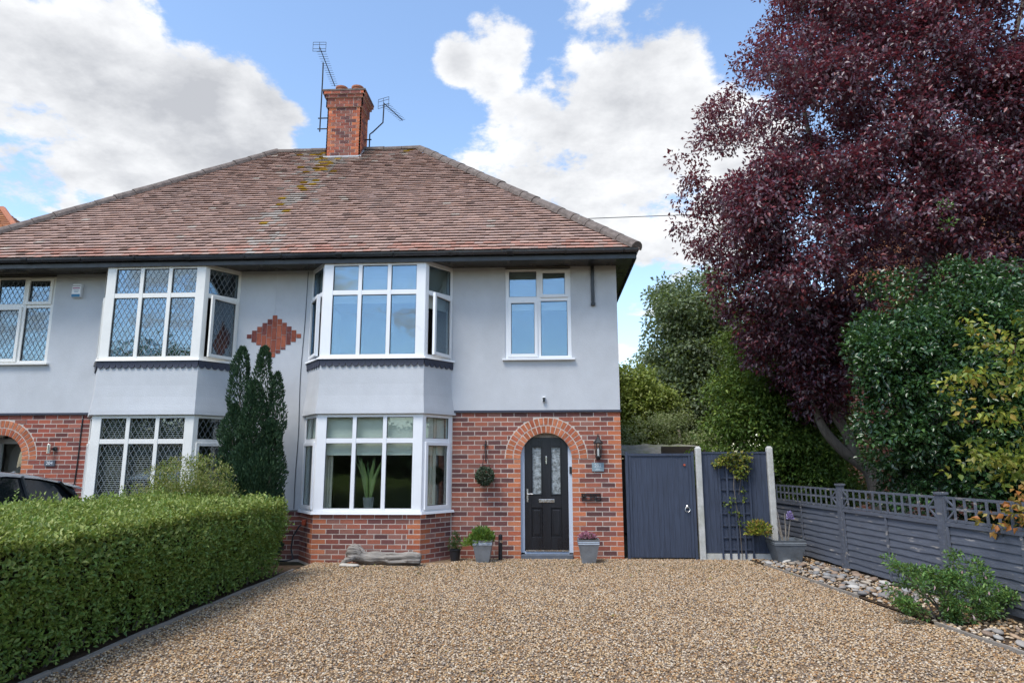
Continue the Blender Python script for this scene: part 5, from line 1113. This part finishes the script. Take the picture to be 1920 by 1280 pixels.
# ---------------------------------------------------------------- parked car behind the hedge
car = thing('parked_car', 'dark grey hatchback with sloping rear roof parked behind the hedge', 'car', (-7.75, -4.5, 0))
cxm, hw = -7.78, .93; yr, yf = -2.05, -6.45       # rear near the house, front towards the road
body = [(yr-.02, .35), (yr+.0, .62), (yr-.05, .92), (yr-.12, 1.02), (yr-1.0, 1.00), (yf+1.15, .98), (yf+.2, .80), (yf, .60), (yf+.05, .32)]
def carloft(name, prof, halfw, inset, m):
    n_ = len(prof); mb = MB(); vs = []
    for f in (-1, -.86, .86, 1):
        for y, z in prof: vs.append((cxm+f*halfw, y+(0 if abs(f) < 1 else inset*(1 if y < -4.2 else -1)), z-(0 if abs(f) < 1 else .05)))
    fs = [(i*n_+j, i*n_+j+1, (i+1)*n_+j+1, (i+1)*n_+j) for i in range(3) for j in range(n_-1)]+[tuple(range(n_)), tuple(range(3*n_, 4*n_))]+[(i*n_, (i+1)*n_, (i+1)*n_+n_-1, i*n_+n_-1) for i in range(3)]
    return mb.add(vs, fs).build(name, m, car, bevel=.03)
carloft('body', body, hw, .06, 'car')
# cabin: glass house, then the roof skin and pillars
roofp = [(yr-.18, 1.335), (yr-.45, 1.40), (yr-.9, 1.475), (yr-1.5, 1.52), (yr-2.1, 1.50), (yr-2.5, 1.44)]
gl = MB(); belt = [(yr-.10, 1.01), (yf+1.1, 1.0)]; vs = []
for sx in (-1, 1):
    for y, z in roofp: vs.append((cxm+sx*.70, y, z-.02))
    for y in np.linspace(yr-.10, yf+1.1, 6): vs.append((cxm+sx*.88, y, 1.005))
fs = []
for o_ in (0, 12): fs += [(o_+i, o_+i+1, o_+7+i, o_+6+i) for i in range(5)]
fs += [(0, 6, 18, 12), (5, 11, 23, 17)]+[(i, i+1, i+13, i+12) for i in range(5)]
gl.add(vs, fs).build('glass', 'carglass', car)
rs = MB(); vs = []
prof = [(yr+.02, 1.30)]+roofp
for y, z in prof:
    for f, dz in ((-.74, -.045), (-.68, .0), (-.4, .035), (0, .045), (.4, .035), (.68, .0), (.74, -.045)): vs.append((cxm+f, y, z+dz))
rs.add(vs, [(i*7+j, i*7+j+1, i*7+8+j, i*7+7+j) for i in range(len(prof)-1) for j in range(6)]).build('roof', 'car', car, smooth=True)
MB().prism([(cxm-.66, yr-.1, 1.29), (cxm-.66, yr+.06, 1.27), (cxm-.66, yr+.05, 1.30), (cxm-.66, yr-.1, 1.34)], (1.32, 0, 0)).build('spoiler', 'car', car)
MB().prism([(cxm-.02, yr-.62, 1.47), (cxm-.02, yr-.42, 1.44), (cxm-.02, yr-.45, 1.53)], (.04, 0, 0)).build('roof_fin', 'car', car)
for sx in (-1, 1):
    for (y0, z0, y1, z1) in ((yr-.10, 1.01, yr-.5, 1.40), (yr-1.15, 1.01, yr-1.2, 1.49), (yr-2.2, 1.01, yr-2.1, 1.49)): MB().bar((cxm+sx*.885, y0, z0), (cxm+sx*.715, y1, z1-.02), .10 if y0 > yr-.2 else .06, .03).build('pillar', 'black', car)
for sx in (-1, 1):
    for y in (yr-.82, yf+.88):
        wl = MB().tube([(cxm+sx*.74, y, .33), (cxm+sx*.945, y, .33)], .33, 22).build('wheel', 'tyre', car); MB().tube([(cxm+sx*.94, y, .33), (cxm+sx*.955, y, .33)], .22, 16).build('rim', 'chrome', wl)
    MB().box(cxm+sx*.62-.16, cxm+sx*.62+.16, yr-.03, yr+.03, .78, .90).build('tail_light', 'red', car, bevel=.02); MB().box(cxm+sx*.66-.16, cxm+sx*.66+.16, yf-.02, yf+.1, .62, .74).build('headlight', 'upvc', car, bevel=.02)

# ---------------------------------------------------------------- across the road, seen in the window panes
def opposite(label, x, y, h, r, cols):
    t = thing('roadside_tree', label, 'tree', (x, y, 0), 'trees across the road'); limbs(t, [([V(x, y, 0), V(x+.1, y, h*.4), V(x, y+.2, h*.8)], .22, .06)]); n_ = 130; o = rng.normal(size=(n_, 3)); o /= np.linalg.norm(o, axis=1)[:, None]; C = V(x, y, h*.62)+o*V(r, r, h*.36)*rng.uniform(.5, 1, (n_, 1))
    crown('crown', 'leaf', C, 46, r*.36, .32, cols, None, t, .7)
gc = [(.07, .12, .03), (.10, .16, .04), (.05, .09, .025)]
opposite('broad green roadside tree mirrored in the leaded upstairs bay', -20.5, -34, 9.6, 4.0, gc); opposite('round green roadside tree mirrored beside the broad one', -28, -36, 10.5, 4.4, gc); opposite('small green roadside tree mirrored low in the panes', -13.5, -33, 6.6, 2.8, gc)
oh = thing('roadside_hedge', 'long dark green hedge across the road mirrored in the ground-floor panes', 'hedge', (-4, -30, 0)); n = 26000; P, N = box_shell(n, -30, 22, -31.5, -29.5, 0, 3.4); P += rng.normal(size=(n, 3))*.22+(N*(.4*hash3(P, .7))[:, None]); leafmesh('foliage', 'leaf', P, N+rng.normal(size=(n, 3)), .30, palette(n, gc), oh, .7); MB().box(-29.8, 21.8, -31.3, -29.8, 0, 3.1).build('twig_core', 'core', oh)

# dark litter that the wind gathers along the house, then fallen leaves on the gravel
n = 900; lx_ = rng.uniform(-3.8, 3.4, n); ly_ = -.55-np.abs(rng.normal(size=n))*.55-(lx_ < -1.6)*.5
meta(leafmesh('leaf_litter', 'leaf', np.c_[lx_, ly_, np.full(n, .032)], np.c_[rng.normal(size=(n, 2)), rng.normal(size=n)*.15], .030, palette(n, [(.05, .035, .025), (.08, .05, .03), (.03, .025, .02), (.13, .08, .04)]), None, .6, nrm=np.tile(V(0, 0, 2.), (n, 1)), kind='stuff'), 'dark leaf litter gathered on the gravel along the house', 'leaf litter')
n = 70; fx_ = rng.uniform(-3.6, 3.6, n); fy_ = rng.uniform(-6.6, -.7, n)
meta(leafmesh('fallen_leaf', 'leaf', np.c_[fx_, fy_, np.full(n, .035)], np.c_[rng.normal(size=(n, 2)), np.zeros(n)], .05, palette(n, [(.20, .12, .04), (.10, .06, .03), (.24, .24, .05), (.05, .03, .025)]), None, .6, nrm=np.tile(V(0, 0, 2.), (n, 1)), kind='stuff'), 'scattered fallen leaves on the gravel', 'leaves')
